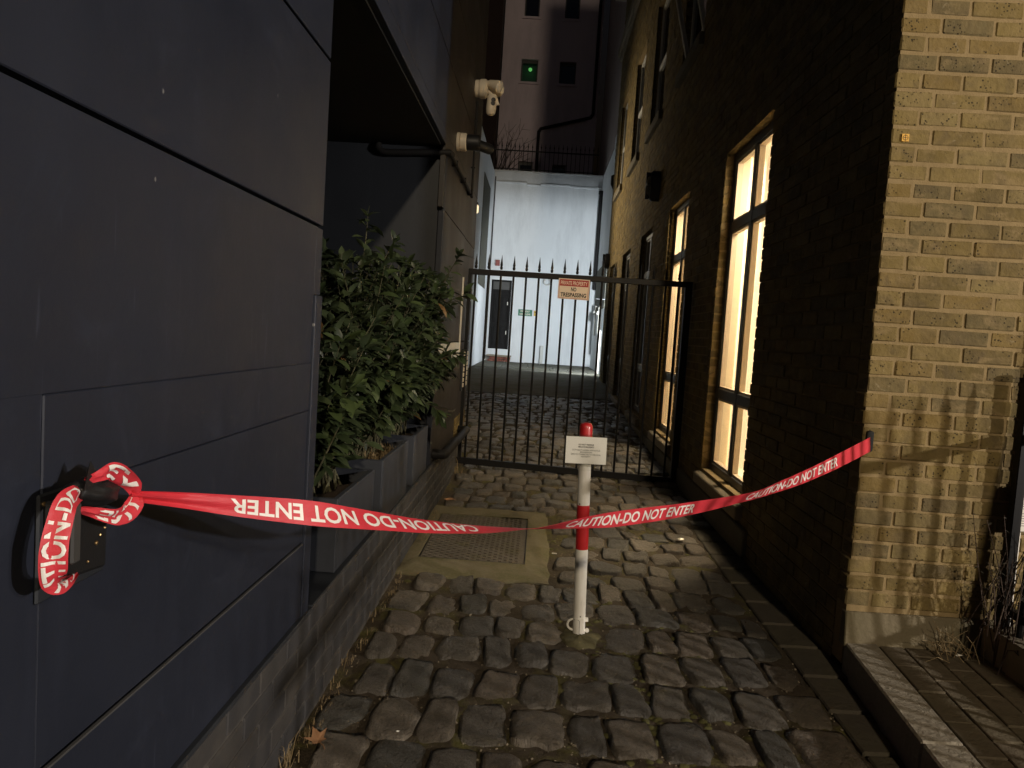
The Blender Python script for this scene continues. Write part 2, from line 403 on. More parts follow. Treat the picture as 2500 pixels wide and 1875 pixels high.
M['frame_white'] = simple('white_window_frame', (0.55, 0.54, 0.50), 0.5, 0, 0.1, 20)
M['bead'] = simple('cream_glazing_bead', (0.55, 0.45, 0.33), 0.5, 0, 0.1, 20)
M['room'] = simple('cream_room_paint', (0.80, 0.70, 0.52), 0.8, 0, 0.05, 2)
M['curtain'] = simple('cream_curtain', (0.82, 0.70, 0.48), 0.9, 0, 0.08, 30)
M['stone'] = concrete_mat('pale_stone', (0.24, 0.20, 0.145), (0.36, 0.31, 0.23), 0.15, 9)
M['stone_dark'] = concrete_mat('weathered_stone', (0.13, 0.112, 0.08), (0.20, 0.175, 0.13), 0.2, 9)
def plaster(name, a, b, rough_b=0.5):
    m = NT(name); p = m.pos()
    n = m.noise(p, 0.9, 5, 0.6); n2 = m.noise(p, 9, 4, 0.6)
    col = m.mix(n, a, b)
    st = m.ramp(m.noise(m.scale(p, (1.5, 1.5, 0.32)), 1.6, 6, 0.72), [(0.48, 0.0), (0.8, 0.5)])
    col = m.mix(st, col, tuple(x*0.62 for x in a))
    nrm = m.bump(n2, rough_b, 0.02); nrm = m.bump(m.noise(p, 50, 3, 0.6), 0.25, 0.004, nrm)
    return m.done(col, 0.85, 0, nrm, 0.2)
M['white_render'] = plaster('white_render', (0.64, 0.66, 0.68), (0.76, 0.78, 0.79))
M['mauve_render'] = plaster('mauve_render', (0.5865, 0.5083, 0.5669), (0.7429, 0.6256, 0.6842), 0.3)
M['grey_render'] = plaster('grey_render', (0.3000, 0.2550, 0.2400), (0.4500, 0.3750, 0.3450), 0.3)
M['dark_brick'] = simple('dark_red_wall', (0.025, 0.012, 0.010), 0.9, 0, 0.4, 5, 0.4)
M['door_black'] = simple('black_door_paint', (0.006, 0.0055, 0.0055), 0.6, 0, 0.2, 20, 0, 0.2)
M['door_grey'] = simple('grey_transom_panel', (0.06, 0.06, 0.058), 0.5)
M['red_brick'] = simple('red_step_brick', (0.18, 0.065, 0.045), 0.9, 0, 0.4, 9, 0.4)
M['alarm_red'] = simple('red_alarm_box', (0.25, 0.07, 0.06), 0.5)
M['planter'] = painted_wall('planter_paint', (0.036, 0.040, 0.050), 0.25, False)
M['compost'] = simple('compost', (0.040, 0.024, 0.014), 0.95, 0, 0.6, 60, 0.9)
def leaf_mat(name, dark, light, island):
    m = NT(name); r = m.island() if island else m.rnd()
    p = m.pos()
    col = m.mix(r, dark, light)
    col = m.mix(m.ramp(r, [(0.988, 0.0), (0.99, 1.0)], 'CONSTANT'), col, (0.22, 0.12, 0.045))
    col = m.mix(m.math('MULTIPLY', m.noise(p, 45, 3), 0.45), col, tuple(x*0.45 for x in dark))
    back = m.node('NewGeometry').outputs['Backfacing']
    col = m.mix(m.math('MULTIPLY', back, 0.4), col, (0.07, 0.09, 0.05))
    return m.done(col, 0.42, 0, m.bump(m.noise(p, 70, 2), 0.2, 0.003), 0.4)
M['leaf'] = leaf_mat('laurel_leaf', (0.0216, 0.0332, 0.0144), (0.0577, 0.0758, 0.0318), True)
M['leaf_big'] = leaf_mat('laurel_leaf_large', (0.0246, 0.0397, 0.0151), (0.0758, 0.1046, 0.0361), False)
M['stem'] = simple('green_brown_stem', (0.075, 0.070, 0.035), 0.8, 0, 0.3, 40)
M['twig'] = simple('bare_twig', (0.075, 0.050, 0.036), 0.9, 0, 0.4, 40)
M['dry_leaf'] = simple('dry_leaf', (0.32, 0.17, 0.085), 0.8, 0, 0.25, 60, 0.2)
M['dry_grass'] = simple('dry_grass', (0.26, 0.19, 0.10), 0.9, 0, 0.4, 60)
M['weed'] = simple('dark_weed', (0.028, 0.024, 0.015), 0.9, 0, 0.5, 40)
M['foil'] = simple('crumpled_foil', (0.62, 0.58, 0.52), 0.35, 0.5, 0.2, 90, 0.5)
M['soil_moss'] = simple('mossy_soil', (0.100, 0.088, 0.040), 0.95, 0, 0.65, 32, 0.9)
M['moss'] = simple('moss', (0.085, 0.080, 0.022), 0.95, 0, 0.5, 40, 0.9)
def emit(name, c, s):
    m = NT(name); m.b.inputs['Base Color'].default_value = (*c, 1)
    m.b.inputs['Emission Color'].default_value = (*c, 1); m.b.inputs['Emission Strength'].default_value = s; return m.mat
M['lamp_tube'] = emit('room_lamp_tube', (1.0, 0.80, 0.50), 4.0)
M['green_lamp'] = emit('green_lamp', (0.2, 0.8, 0.2), 0.5)
M['lantern_glass'] = emit('lantern_glass', (1.0, 0.80, 0.48), 1.2)
M['green_room'] = simple('green_lit_blind', (0.022, 0.095, 0.055), 0.8)
def blind_mat():
    m = NT('lit_window_blind'); p = m.pos()
    st = m.noise(m.scale(p, (20, 26, 0.4)), 1.0, 3, 0.6); big = m.noise(p, 1.3, 2)
    c = m.mix(st, (1.0, 0.77, 0.50), (1.0, 0.84, 0.60)); c = m.mix(m.math('MULTIPLY', big, 0.5), c, (1.0, 0.70, 0.40))
    m.put(m.b.inputs['Emission Color'], c); m.b.inputs['Emission Strength'].default_value = 0.80
    m.done((0.35, 0.28, 0.18), 0.9)
    t = m.node('BsdfTransparent'); mx = m.node('MixShader'); mx.inputs[0].default_value = 0.22
    m.t.links.new(m.b.outputs[0], mx.inputs[1]); m.t.links.new(t.outputs[0], mx.inputs[2]); m.t.links.new(mx.outputs[0], m.out.inputs[0]); return m.mat
M['blind'] = blind_mat()
M['flood_face'] = emit('floodlight_face', (0.85, 0.94, 1.0), 20.0)

# ------------------------------------------------------------------ text helper
def text_verts(txt, bold=0.0, space=1.0):
    c = bpy.data.curves.new('lettering', 'FONT'); c.body = txt; c.size = 1.0; c.offset = bold; c.resolution_u = 3; c.space_character = space
    o = bpy.data.objects.new('lettering', c); COL.objects.link(o)
    dg = bpy.context.evaluated_depsgraph_get(); dg.update()
    me = bpy.data.meshes.new_from_object(o.evaluated_get(dg))
    v = [tuple(p.co) for p in me.vertices]; f = [tuple(p.vertices) for p in me.polygons]
    bpy.data.objects.remove(o); bpy.data.curves.remove(c); bpy.data.meshes.remove(me)
    x0 = min(p[0] for p in v); x1 = max(p[0] for p in v); y0 = min(p[1] for p in v); y1 = max(p[1] for p in v)
    return [((p[0]-x0)/(x1-x0), (p[1]-y0)/(y1-y0)) for p in v], f, (x1-x0)/(y1-y0)
def flat_text(txt, mat, parent, center, right, up, height, width=None, bold=0.0, name='lettering', lift=0.0):
    v, f, ar = text_verts(txt, bold); w = width or height*ar
    c = Vector(center); r = Vector(right).normalized(); u = Vector(up).normalized(); n = r.cross(u)
    mb = MB(); mb.v = [tuple(c + r*(x-0.5)*w + u*(y-0.5)*height + n*lift) for x, y in v]; mb.f = f; mb.m = [0]*len(f)
    off = Vector(parent_loc(parent))
    me = bpy.data.meshes.new(name); me.from_pydata([tuple(Vector(p)-off) for p in mb.v], [], f); me.materials.append(mat)
    return link(name, me, parent)

def smoothstep(a, b, x):
    t = max(0.0, min(1.0, (x-a)/(b-a))); return t*t*(3-2*t)
def interp(tab, x):
    if x <= tab[0][0]: return tab[0][1]
    for (a, va), (b, vb) in zip(tab, tab[1:]):
        if x <= b:
            t = (x-a)/(b-a); return va+(vb-va)*t
    return tab[-1][1]
ZG = [(-20, 0.0), (3.8, 0.0), (5.2, 0.015), (6.5, 0.045), (8.0, 0.09), (10.0, 0.165), (12.2, 0.265), (15.6, 0.42), (18.0, 0.455), (30, 0.47)]
def zg(y): return interp(ZG, y)

XL, XR, YF = -0.67, 1.297, 2.96      # left wall face, right wall face, front of the brick corner
def kerb_x(y): return XR - 0.098*(YF-y)

# ================================================================== GROUND
def ground_sheet(name, x0, x1, ys, z, mat, nx=2, kind='structure', jit=0.0):
    mb = MB(); rnd = random.Random(4)
    xs = [x0+(x1-x0)*i/nx for i in range(nx+1)]
    g = [[(x, y, z(y) + (rnd.uniform(-jit, jit) if jit else 0)) for x in xs] for y in ys]
    n = len(xs)
    for row in g: mb.v += row
    for j in range(len(ys)-1):
        for i in range(nx):
            mb.f.append((j*n+i, j*n+i+1, (j+1)*n+i+1, (j+1)*n+i)); mb.m.append(0)
    return mb.build(name, mat, smooth=True, kind=kind)
street = MB().quad((-60, -60, -0.06), (60, -60, -0.06), (60, 80, -0.06), (-60, 80, -0.06)).build('ground', M['street'], kind='structure')
ys = [-3+0.05*i for i in range(0, 324)]
lane = ground_sheet('lane', -0.72, XR+0.05, ys, lambda y: zg(y)-0.0085, M['soil'], 60, jit=0.006)
side = ground_sheet('yard_edge', -1.75, -0.70, [7.06+0.2*i for i in range(27)], lambda y: zg(y)-0.007, M['soil'], 20, jit=0.005)
court = ground_sheet('courtyard_paving', -1.75, 1.75, [12.25, 13, 14, 15.6, 17.2], lambda y: zg(y)+0.004, M['tarmac'], 6)
court.name = 'courtyard_ground'

# ---- setts
random.seed(11)
def sett_mesh(seed, n=9):
    rnd = random.Random(seed); mb = MB()
    px = rnd.uniform(3.2, 9.0); tilt = (rnd.uniform(-0.009, 0.009), rnd.uniform(-0.008, 0.008)); crown = rnd.uniform(0.005, 0.011)
    off = Vector((seed*7.3, seed*3.1, 0)); chip = rnd.random() < 0.45; ca = rnd.uniform(0, 6.28); cr = rnd.uniform(0.55, 0.9)
    skew = rnd.uniform(-0.10, 0.10); tap = rnd.uniform(-0.10, 0.10); rug = rnd.uniform(0.4, 1.5); edge = rnd.uniform(5.0, 10.0)
    def P(u, v):
        a = max(abs(u), abs(v))
        k = a/((abs(u)**px + abs(v)**px)**(1/px)) if a > 1e-6 else 1.0
        uu, vv = u*k, v*k
        if n > 4:   # crowd the rings towards the rim so that the shoulder is tight
            q = a**0.72/a if a > 1e-6 else 1.0; uu *= q; vv *= q; a = a**0.72
        x = uu*0.485*(1+tap*vv) + skew*vv*0.3 + 0.055*a*mnoise.noise(off+Vector((uu*1.6, vv*1.6, 5))) + 0.022*a*mnoise.noise(off+Vector((uu*4, vv*4, 8)))
        y = vv*0.485 + 0.055*a*mnoise.noise(off+Vector((uu*1.6, vv*1.6, 9))) + 0.022*a*mnoise.noise(off+Vector((uu*4, vv*4, 12)))
        z = crown*(1-a**edge) - 0.003 + u*tilt[0] + v*tilt[1] + rug*(0.006*mnoise.noise(off+Vector((uu*1.5, vv*1.5, 1))) + 0.0042*mnoise.noise(off+Vector((uu*3.6, vv*3.6, 3))) + 0.002*mnoise.noise(off+Vector((uu*8, vv*8, 6))))
        if chip:
            d = uu*math.cos(ca)+vv*math.sin(ca)-cr
            if d > 0: z -= min(0.016, d*0.05)
        return x, y, z
    N = n
    idx = {}
    for j in range(N+1):
        for i in range(N+1):
            idx[(i, j)] = len(mb.v); mb.v.append(P(-1+2*i/N, -1+2*j/N))
    for j in range(N):
        for i in range(N):
            mb.f.append((idx[(i,j)], idx[(i+1,j)], idx[(i+1,j+1)], idx[(i,j+1)])); mb.m.append(0)
    ring = [(i,0) for i in range(N)] + [(N,j) for j in range(N)] + [(N-i,N) for i in range(N)] + [(0,N-j) for j in range(N)]
    base = len(mb.v)
    for (i, j) in ring:
        x, y, z = mb.v[idx[(i,j)]]; mb.v.append((x*1.035, y*1.03, z-0.035))
    for k in range(len(ring)):
        a, b = ring[k], ring[(k+1) % len(ring)]
        mb.f.append((idx[b], idx[a], base+k, base+(k+1) % len(ring))); mb.m.append(0)
    return mb
sett_src = [sett_mesh(i, 9) for i in range(40)]
sett_meshes = [s.mesh('sett', M['sett'], smooth=True, angle=75) for s in sett_src]
sett_far = [sett_mesh(40+i, 3) for i in range(10)]
far = MB(); near_list = []
y = 1.72; row = 0
PAD = (-0.70, 0.135, 3.70, 5.17)
while y < 12.2:
    ln = random.uniform(0.195, 0.262)
    x = (-0.615 if y < 7.12 else -1.5) + random.uniform(-0.02, 0.02) + (0.05 if row % 2 else 0)
    yc = y + ln/2
    wob = random.uniform(-0.02, 0.02)
    xmax = 1.10 if y < 4.9 else XR-0.02
    while x < xmax-0.05:
        w = random.choice((random.uniform(0.108, 0.14), random.uniform(0.135, 0.165), random.uniform(0.155, 0.19)))
        if x+w > xmax-0.07: w = xmax-x
        if w < 0.09: break
        cx = x+w/2; cy = yc + random.uniform(-0.026, 0.026) + wob*math.sin(cx*2.5)
        x += w+random.uniform(0.002, 0.012)
        l2 = ln*random.uniform(0.84, 1.06)
        if PAD[0] < cx < PAD[1]+0.05 and PAD[2]-0.05 < cy < PAD[3]+0.05:
            if cx - w/2 < PAD[1]-0.02: continue
        if abs(cx-0.249) < 0.075 and abs(cy-3.06) < 0.11: continue
        rec = (cx, cy, w*1.0, l2, random.uniform(-0.09, 0.09), random.uniform(-0.007, 0.008), random.choice((0, 1)))
        near_list.append(rec)
    y += ln+random.uniform(0.004, 0.014); row += 1
near_list.sort(key=lambda r: r[1])
def place_sett(o, r):
    cx, cy, w, l, rz, dz, fl = r
    slope = math.atan2(zg(cy+0.1)-zg(cy-0.1), 0.2)
    o.location = (cx, cy, zg(cy)+dz)
    o.rotation_euler = (slope, 0, rz+math.pi*fl); o.scale = (w, l, 1)
for k, r in enumerate(near_list[:284]):
    o = link('sett', sett_meshes[random.randrange(40)], lane); place_sett(o, r)
for r in near_list[284:]:
    src = sett_far[random.randrange(10)]; cx, cy, w, l, rz, dz, fl = r
    c, s = math.cos(rz+math.pi*fl), math.sin(rz+math.pi*fl); n = len(far.v)
    for (a, b, z) in src.v:
        a, b = a*w, b*l; X, Y = cx+a*c-b*s, cy+a*s+b*c
        far.v.append((X, Y, z+zg(Y)+dz))
    far.f += [tuple(n+i for i in f) for f in src.f]; far.m += [0]*len(src.f)
far.build('far_setts', M['sett_mass'], lane, smooth=True, kind='stuff', angle=75)
# long edge slabs along the right-hand kerb
yy = 1.55
for k in range(13):
    L = random.uniform(0.24, 0.29); xa = 1.112+random.uniform(-0.006, 0.006)
    xb = min(kerb_x(yy), kerb_x(yy+L))-0.006 if yy+L < YF else XR-0.004
    mb = MB().hexa([(xa, yy, -0.03), (xb, yy, -0.03), (xb, yy+L-0.008, -0.03), (xa+0.004, yy+L-0.008, -0.03)],
                   [(xa+0.003, yy+0.003, zg(yy)+0.004), (xb, yy+0.003, zg(yy)+0.007), (xb, yy+L-0.012, zg(yy)+0.006), (xa+0.006, yy+L-0.012, zg(yy)+0.003)])
    mb.build('edge_slab', M['slab'], lane, bevel=0.006, origin=((xa+xb)/2, yy+L/2, 0))
    yy += L
# courtyard flagstones at the back
fx = -1.55; 
for j in range(4):
    fx = -1.55; y0 = 17.2+j*0.95
    while fx < 1.35:
        w = random.uniform(0.42, 0.72); x1 = min(fx+w, 1.43)
        MB().box(fx+0.006, x1-0.006, y0+0.006, y0+0.94, zg(y0)-0.03, zg(y0)+0.008+random.uniform(0, 0.008)).build('flagstone', M['flag'], court, bevel=0.006)
        fx = x1
# concrete pad with a tread-plate cover
pad = empty('access_cover', (-0.28, 4.43, 0), 'rusty tread-plate access cover set in a mossy concrete surround', 'access cover')
def ring_slab(mb, o, i, z0, z1):
    ox0, ox1, oy0, oy1 = o; ix0, ix1, iy0, iy1 = i
    mb.box(ox0, ox1, oy0, iy0, z0, z1); mb.box(ox0, ox1, iy1, oy1, z0, z1); mb.box(ox0, ix0, iy0, iy1, z0, z1); mb.box(ix1, ox1, iy0, iy1, z0, z1)
def rough_pad():
    mb = MB(); rnd = random.Random(3)
    ox0, ox1, oy0, oy1 = -0.672, 0.125, 3.70, 5.17; ix0, ix1, iy0, iy1 = -0.585, 0.0, 3.965, 4.93
    def edge(a, b, n):
        return [(a[0]+(b[0]-a[0])*t/n, a[1]+(b[1]-a[1])*t/n) for t in range(n)]
    outer = edge((ox0, oy0), (ox1, oy0), 18)+edge((ox1, oy0), (ox1, oy1), 26)+edge((ox1, oy1), (ox0, oy1), 18)+edge((ox0, oy1), (ox0, oy0), 26)
    inner = edge((ix0, iy0), (ix1, iy0), 18)+edge((ix1, iy0), (ix1, iy1), 26)+edge((ix1, iy1), (ix0, iy1), 18)+edge((ix0, iy1), (ix0, iy0), 26)
    n = len(outer); J = [(rnd.uniform(-0.016, 0.016), rnd.uniform(-0.02, 0.02)) for _ in range(n)]
    J = [((J[i][0]+J[i-1][0])*0.6, (J[i][1]+J[i-1][1])*0.6) for i in range(n)]
    for k, (a, j) in enumerate(zip(outer, J)): mb.v.append((a[0]+j[0], a[1]+j[1], zg(a[1])-0.04))
    for k, (a, j) in enumerate(zip(outer, J)): mb.v.append((a[0]+j[0], a[1]+j[1], zg(a[1])+0.000))
    for k in range(n):
        a, b, j = outer[k], inner[k], J[k]; mb.v.append((a[0]*0.8+b[0]*0.2+j[0]*0.5, a[1]*0.8+b[1]*0.2+j[1]*0.5, zg(a[1])+0.010+rnd.uniform(-0.003, 0.003)))
    for k in range(n): b = inner[k]; mb.v.append((b[0], b[1], zg(b[1])+0.011))
    for k in range(n): b = inner[k]; mb.v.append((b[0], b[1], zg(b[1])-0.01))
    for lv in range(4):
        for k in range(n):
            k2 = (k+1) % n; mb.f.append((lv*n+k, lv*n+k2, (lv+1)*n+k2, (lv+1)*n+k)); mb.m.append(0)
    return mb
rough_pad().build('surround', M['concrete'], pad, smooth=True, angle=50)
mb = MB(); mb.hexa([(-0.578, 3.972, -0.02), (-0.007, 3.972, -0.02), (-0.007, 4.922, -0.02), (-0.578, 4.922, -0.02)],
                   [(-0.578, 3.972, zg(3.97)+0.007), (-0.007, 3.972, zg(3.97)+0.007), (-0.007, 4.922, zg(4.92)+0.007), (-0.578, 4.922, zg(4.92)+0.007)])
plate = mb.build('cover_plate', M['steel'], pad)
mb = MB()
for i in range(19):
    for j in range(38):
        cx = -0.560+i*0.0300; cy = 3.992+j*0.0245
        if cx > -0.022: continue
        for k in range(2):
            a = R_(52) if (i+j) % 2 else R_(-52); ox = (k-0.5)*0.009
            dx, dy = math.cos(a)*0.0105, math.sin(a)*0.0105; wx, wy = -math.sin(a)*0.0028, math.cos(a)*0.0028
            px, py, z = cx+ox, cy, zg(cy)+0.007; n = len(mb.v)
            mb.v += [(px-dx, py-dy, z), (px+wx, py+wy, z), (px+dx, py+dy, z), (px-wx, py-wy, z), (px-dx*0.35, py-dy*0.35, z+0.0035), (px+dx*0.35, py+dy*0.35, z+0.0035)]
            mb.f += [(n, n+3, n+4), (n+3, n+2, n+5, n+4), (n+2, n+1, n+5), (n+1, n, n+4, n+5)]; mb.m += [0]*4
mb.build('tread_lugs', M['steel'], pad, kind='stuff')
mb = MB(); ring_slab(mb, (-0.585, 0.0, 3.965, 4.93), (-0.5785, -0.0065, 3.9715, 4.9225), -0.01, 0.0125)
mb.build('cover_frame', M['black_metal'], pad)

# ---- kerb and pavement on the right
pav = ground_sheet('pavement', 1.0, 8.0, [-6, 0, 1.0, 2, YF+0.02], lambda y: 0.10, M['street'], 2)
me = pav.data
for v in me.vertices:
    if v.co.x < 1.01: v.co.x = kerb_x(v.co.y)+0.03
yy = 0.4
for k, L in enumerate((0.62, 0.66, 0.52, 0.755)):
    y0, y1 = yy, yy+L-0.006; w = 0.130
    MB().hexa([(kerb_x(y0), y0, -0.05), (kerb_x(y0)+w, y0, -0.05), (kerb_x(y1)+w, y1, -0.05), (kerb_x(y1), y1, -0.05)],
              [(kerb_x(y0)+0.004, y0, 0.117), (kerb_x(y0)+w, y0, 0.121), (kerb_x(y1)+w, y1, 0.121), (kerb_x(y1)+0.004, y1, 0.117)]).build('kerb_stone', M['granite'], pav, bevel=0.006, origin=(kerb_x(y0)+w/2, (y0+y1)/2, 0.05))
    yy += L
rp = random.Random(8)
for c in range(6):
    yy = YF-0.004-0.17*(c % 2)*0.6 - 0.02*c; w = 0.093; gap = 0.006
    first = True; top = YF-0.004
    while top > 1.0:
        L = (0.205 if not first else 0.205-0.1*(c % 2)); first = False
        y1 = top; y0 = top-L+0.005
        xa = kerb_x((y0+y1)/2)+0.137+c*(w+gap); sh = (kerb_x(y1)-kerb_x(y0))/2; z = 0.116+rp.uniform(-0.002, 0.002)
        MB().hexa([(xa-sh, y0, 0.08), (xa-sh+w, y0, 0.08), (xa+sh+w, y1, 0.08), (xa+sh, y1, 0.08)],
                  [(xa-sh, y0, z), (xa-sh+w, y0, z+0.001), (xa+sh+w, y1, z+0.001), (xa+sh, y1, z)]).build('paving_brick', M['paver'], pav, bevel=0.003)
        top -= L
# ================================================================== LEFT: DARK PANELLED BUILDING
lb = empty('panelled_building', (-1.2, 3.0, 0), 'dark navy panelled building along the left side of the lane', 'building')
def lpanel(y0, y1, z0, z1, x=XL, th=0.03, name='panel', mat=None, bevel=0.002, label=None):
    return MB().box(x-th, x, y0, y1, z0, z1).build(name, mat or M['navy'], lb, bevel=bevel, label=label)
Y1 = 2.222
MB().box(-1.5, XL-0.032, -2.0, Y1-0.004, 0.30, 6.5).box(-1.9, XL-0.032, Y1-0.004, 4.758, 2.425, 6.5).box(-1.9, XL-0.032, 4.775, 7.05, 0.30, 6.5).build('core_wall', M['dark_gap'], lb)
zz = [(0.368, 0.594, 0.004, 'kick_panel'), (0.5985, 0.9945, 0.0, 'hatch_panel'), (0.9965, 1.1365, 0.002, 'cover_strip'), (1.1375, 1.5345, 0, 'panel'), (1.544, 2.0235, 0, 'panel'), (2.033, 2.52, 0, 'panel'), (2.529, 3.02, 0, 'panel')]
for z0, z1, dx, nm in zz:
    if nm in ('kick_panel', 'hatch_panel', 'cover_strip'):
        lpanel(0.980, 2.157, z0, z1, XL+dx, name=nm)
    elif z0 < 1.2:
        lpanel(-1.2, 0.9785, 0.368, z0-0.0003, XL, bevel=0); lpanel(-1.2, 2.160, z0, z1, XL, bevel=0); lpanel(2.160, Y1, 1.338, z1, XL)
    else: lpanel(-1.2, Y1, z0, z1, XL)
lpanel(2.161, Y1+0.003, 0.35, 1.336, XL+0.007, 0.037, 'corner_strip')
MB().box(XL, XL+0.0055, 0.98, 2.15, 0.5925, 0.5962).build('kick_panel_lip', M['navy_edge'], lb)
# overhanging upper storey beyond the near bay
for z0, z1 in ((2.50, 2.925), (2.938, 3.395), (3.408, 3.90), (3.912, 4.40), (4.41, 4.9), (4.91, 5.6)):
    lpanel(Y1+0.004, 4.70, z0, z1); lpanel(4.706, 6.15, z0, z1, XL-0.002, mat=M['pier']); lpanel(6.156, 7.05, z0, z1, XL-0.004, mat=M['pier'])
lpanel(Y1+0.004, 4.70, 2.415, 2.494, XL+0.002, name='fascia_strip'); lpanel(4.706, 6.15, 2.03, 2.494, mat=M['pier']); lpanel(6.156, 7.05, 2.03, 2.494, XL-0.004, mat=M['pier'])
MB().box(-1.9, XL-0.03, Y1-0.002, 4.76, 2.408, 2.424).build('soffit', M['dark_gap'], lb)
MB().box(-1.9, XL-0.034, 4.760, 4.774, 0.372, 2.407).build('bay_wall', M['navy_plain'], lb)
MB().box(-1.9, -1.88, Y1, 4.76, 0.372, 2.407).build('bay_wall', M['navy_plain'], lb)
# far pier
lpanel(4.762, 4.84, 0.372, 2.405, XL+0.003, 0.034, 'corner_strip')
for z0, z1 in ((1.55, 2.024), (1.170, 1.542)):
    lpanel(4.846, 6.15, z0, z1, mat=M['pier']); lpanel(6.156, 7.05, z0, z1, XL-0.004, mat=M['pier'])
lpanel(4.846, 6.15, 1.042, 1.160, XL+0.004, name='white_band', mat=M['white_render'], label='white painted band on the far pier')
lpanel(4.846, 6.12, 0.372, 1.036, name='service_door', mat=M['pier'])
lpanel(6.16, 7.05, 0.52, 1.16, XL-0.004, name='panel', mat=M['pier'])
MB().box(XL, XL+0.012, 6.135, 6.152, 1.04, 1.70).build('white_trim', M['white_plastic'], lb)
MB().tube([(XL, 5.66, 0.635), (XL+0.04, 5.66, 0.635), (XL+0.04, 5.76, 0.635)], 0.009, 8).build('door_handle', M['steel'], lb, smooth=True)
# vent grille with cream slats
vent = MB().box(XL, XL+0.016, 6.42, 6.81, 0.735, 1.10).build('vent_frame', M['navy_plain'], lb, label='dark frame around cream slatted vent')
for k in range(7):
    z = 0.765+k*0.046
    MB().box(XL+0.012, XL+0.026, 6.46, 6.77, z, z+0.036).build('slat', M['cream_plastic'], vent, bevel=0.003)
# painted brick plinth
plb = MB().box(-1.5, -0.6595, -1.2, 6.17, -0.05, 0.363).box(-1.9, -0.675, 2.225, 4.76, 0.363, 0.371).build('plinth', M['plinth_joint'], lb)
bl = [MB().box(-0.095, 0.0, 0, 0.194, 0, 0.0625).mesh('plinth_brick', M['plinth_brick'], bevel=0.004) for _ in range(1)]
for r in range(5):
    z = 0.012+r*0.0702; yy = 1.02+(0.1 if r % 2 else 0)
    while yy < 6.10:
        if z + 0.06 > zg(yy)+0.005:
            o = link('plinth_brick', bl[0], plb); o.location = Vector((-0.655+random.uniform(-0.0015, 0.0015), yy, z))-Vector(parent_loc(plb))
        yy += 0.2
MB().box(-1.9, -0.653, 0.6, Y1+0.02, 0.355, 0.3665).box(-1.9, -0.653, Y1+0.02, 4.84, 0.364, 0.373).build('plinth_coping', M['navy_plain'], lb, bevel=0.004)
# brick strip beneath the vent panel
for r in range(3):
    for k in range(4):
        MB().box(-0.76, -0.672, 6.185+k*0.21+0.05*(r % 2), 6.185+k*0.21+0.2+0.05*(r % 2), 0.325+r*0.064, 0.325+r*0.064+0.055).build('pier_brick', M['brick'], lb, bevel=0.003, origin=(-0.7, 6.2+k*0.21, 0.33+r*0.06))
MB().box(-1.0, -0.68, 6.16, 7.05, -0.05, 0.325).build('pier_base', M['plinth_joint'], lb)

# pipes on the left building
MB().tube([(-1.10, 4.735, 2.405), (-1.10, 4.72, 2.372), (-1.07, 4.72, 2.352), (-1.03, 4.72, 2.348), (-0.70, 4.715, 2.365), (-0.645, 4.72, 2.368), (-0.64, 4.80, 2.372)], 0.021, 10).tube(
    [(-0.645, 4.79, 2.374), (-0.648, 6.27, 2.380)], 0.013, 8).tube([(-0.65, 6.27, 2.372), (-0.65, 6.27, 3.16)], 0.010, 8).build('conduit', M['black_pipe'], None, smooth=True,
    label='black conduit bending round the dark pier below the white cameras', cat='pipe', origin=(-0.65, 4.75, 2.36))
cd = bpy.data.objects['conduit']
for y_, z_ in ((5.05, 2.375), (5.6, 2.377), (6.1, 2.379)): MB().box(XL, -0.628, y_-0.008, y_+0.008, z_-0.02, z_+0.02).build('clip', M['black_pipe'], cd)
for z_ in (2.62, 3.0): MB().box(XL, -0.635, 6.262, 6.278, z_-0.006, z_+0.006).build('clip', M['black_pipe'], cd)
MB().tube([(-0.668, 4.90, 0.425), (-0.60, 4.90, 0.425), (-0.588, 4.94, 0.424), (-0.59, 6.40, 0.400), (-0.62, 6.47, 0.392), (-0.672, 6.49, 0.39)], 0.033, 14).build('waste_pipe', M['black_pipe'], None, smooth=True,
    label='thick dark pipe running low along the wall towards the gate', cat='pipe', origin=(-0.6, 4.9, 0.42))

# white security light with two heads and a sensor
fl = empty('security_light', (-0.67, 6.25, 3.25), 'white twin security light with camera head high on the left building', 'security light')
fl.scale = (0.88, 0.88, 0.88)
MB().lathe([(0.075, 0), (0.078, 0.01), (0.078, 0.035), (0.070, 0.04)], (-0.67, 6.25, 3.26), (1, 0, 0), 24).lathe([(0.082, 0), (0.088, 0.012), (0.088, 0.055), (0.07, 0.075), (0.03, 0.08)], (-0.628, 6.25, 3.26), (1, 0, 0), 24).build('base', M['cream_plastic'], fl, smooth=True)
for dy, dz, ax in ((-0.02, 0.035, (0.80, -0.45, -0.35)), (0.10, 0.05, (0.7, 0.5, -0.2))):
    c = Vector((-0.535, 6.25+dy, 3.27+dz))
    h = MB().lathe([(0.018, -0.03), (0.034, 0.0), (0.046, 0.06), (0.054, 0.10), (0.054, 0.118)], c, ax, 20).build('lamp_head', M['cream_plastic'], fl, smooth=True)
    MB().lathe([(0.047, 0.1185), (0.042, 0.125), (0.016, 0.130)], c, ax, 20).build('lens', M['white_plastic'], h, smooth=True)
MB().tube([(-0.57, 6.25, 3.25), (-0.53, 6.24, 3.22), (-0.50, 6.22, 3.19)], 0.016, 8).build('arm', M['cream_plastic'], fl, smooth=True)
cm = MB().lathe([(0.035, 0.0), (0.046, -0.02), (0.048, -0.13), (0.043, -0.17), (0.03, -0.185)], (-0.50, 6.20, 3.195), (0.06, 0, 1), 20).build('camera_head', M['cream_plastic'], fl, smooth=True)
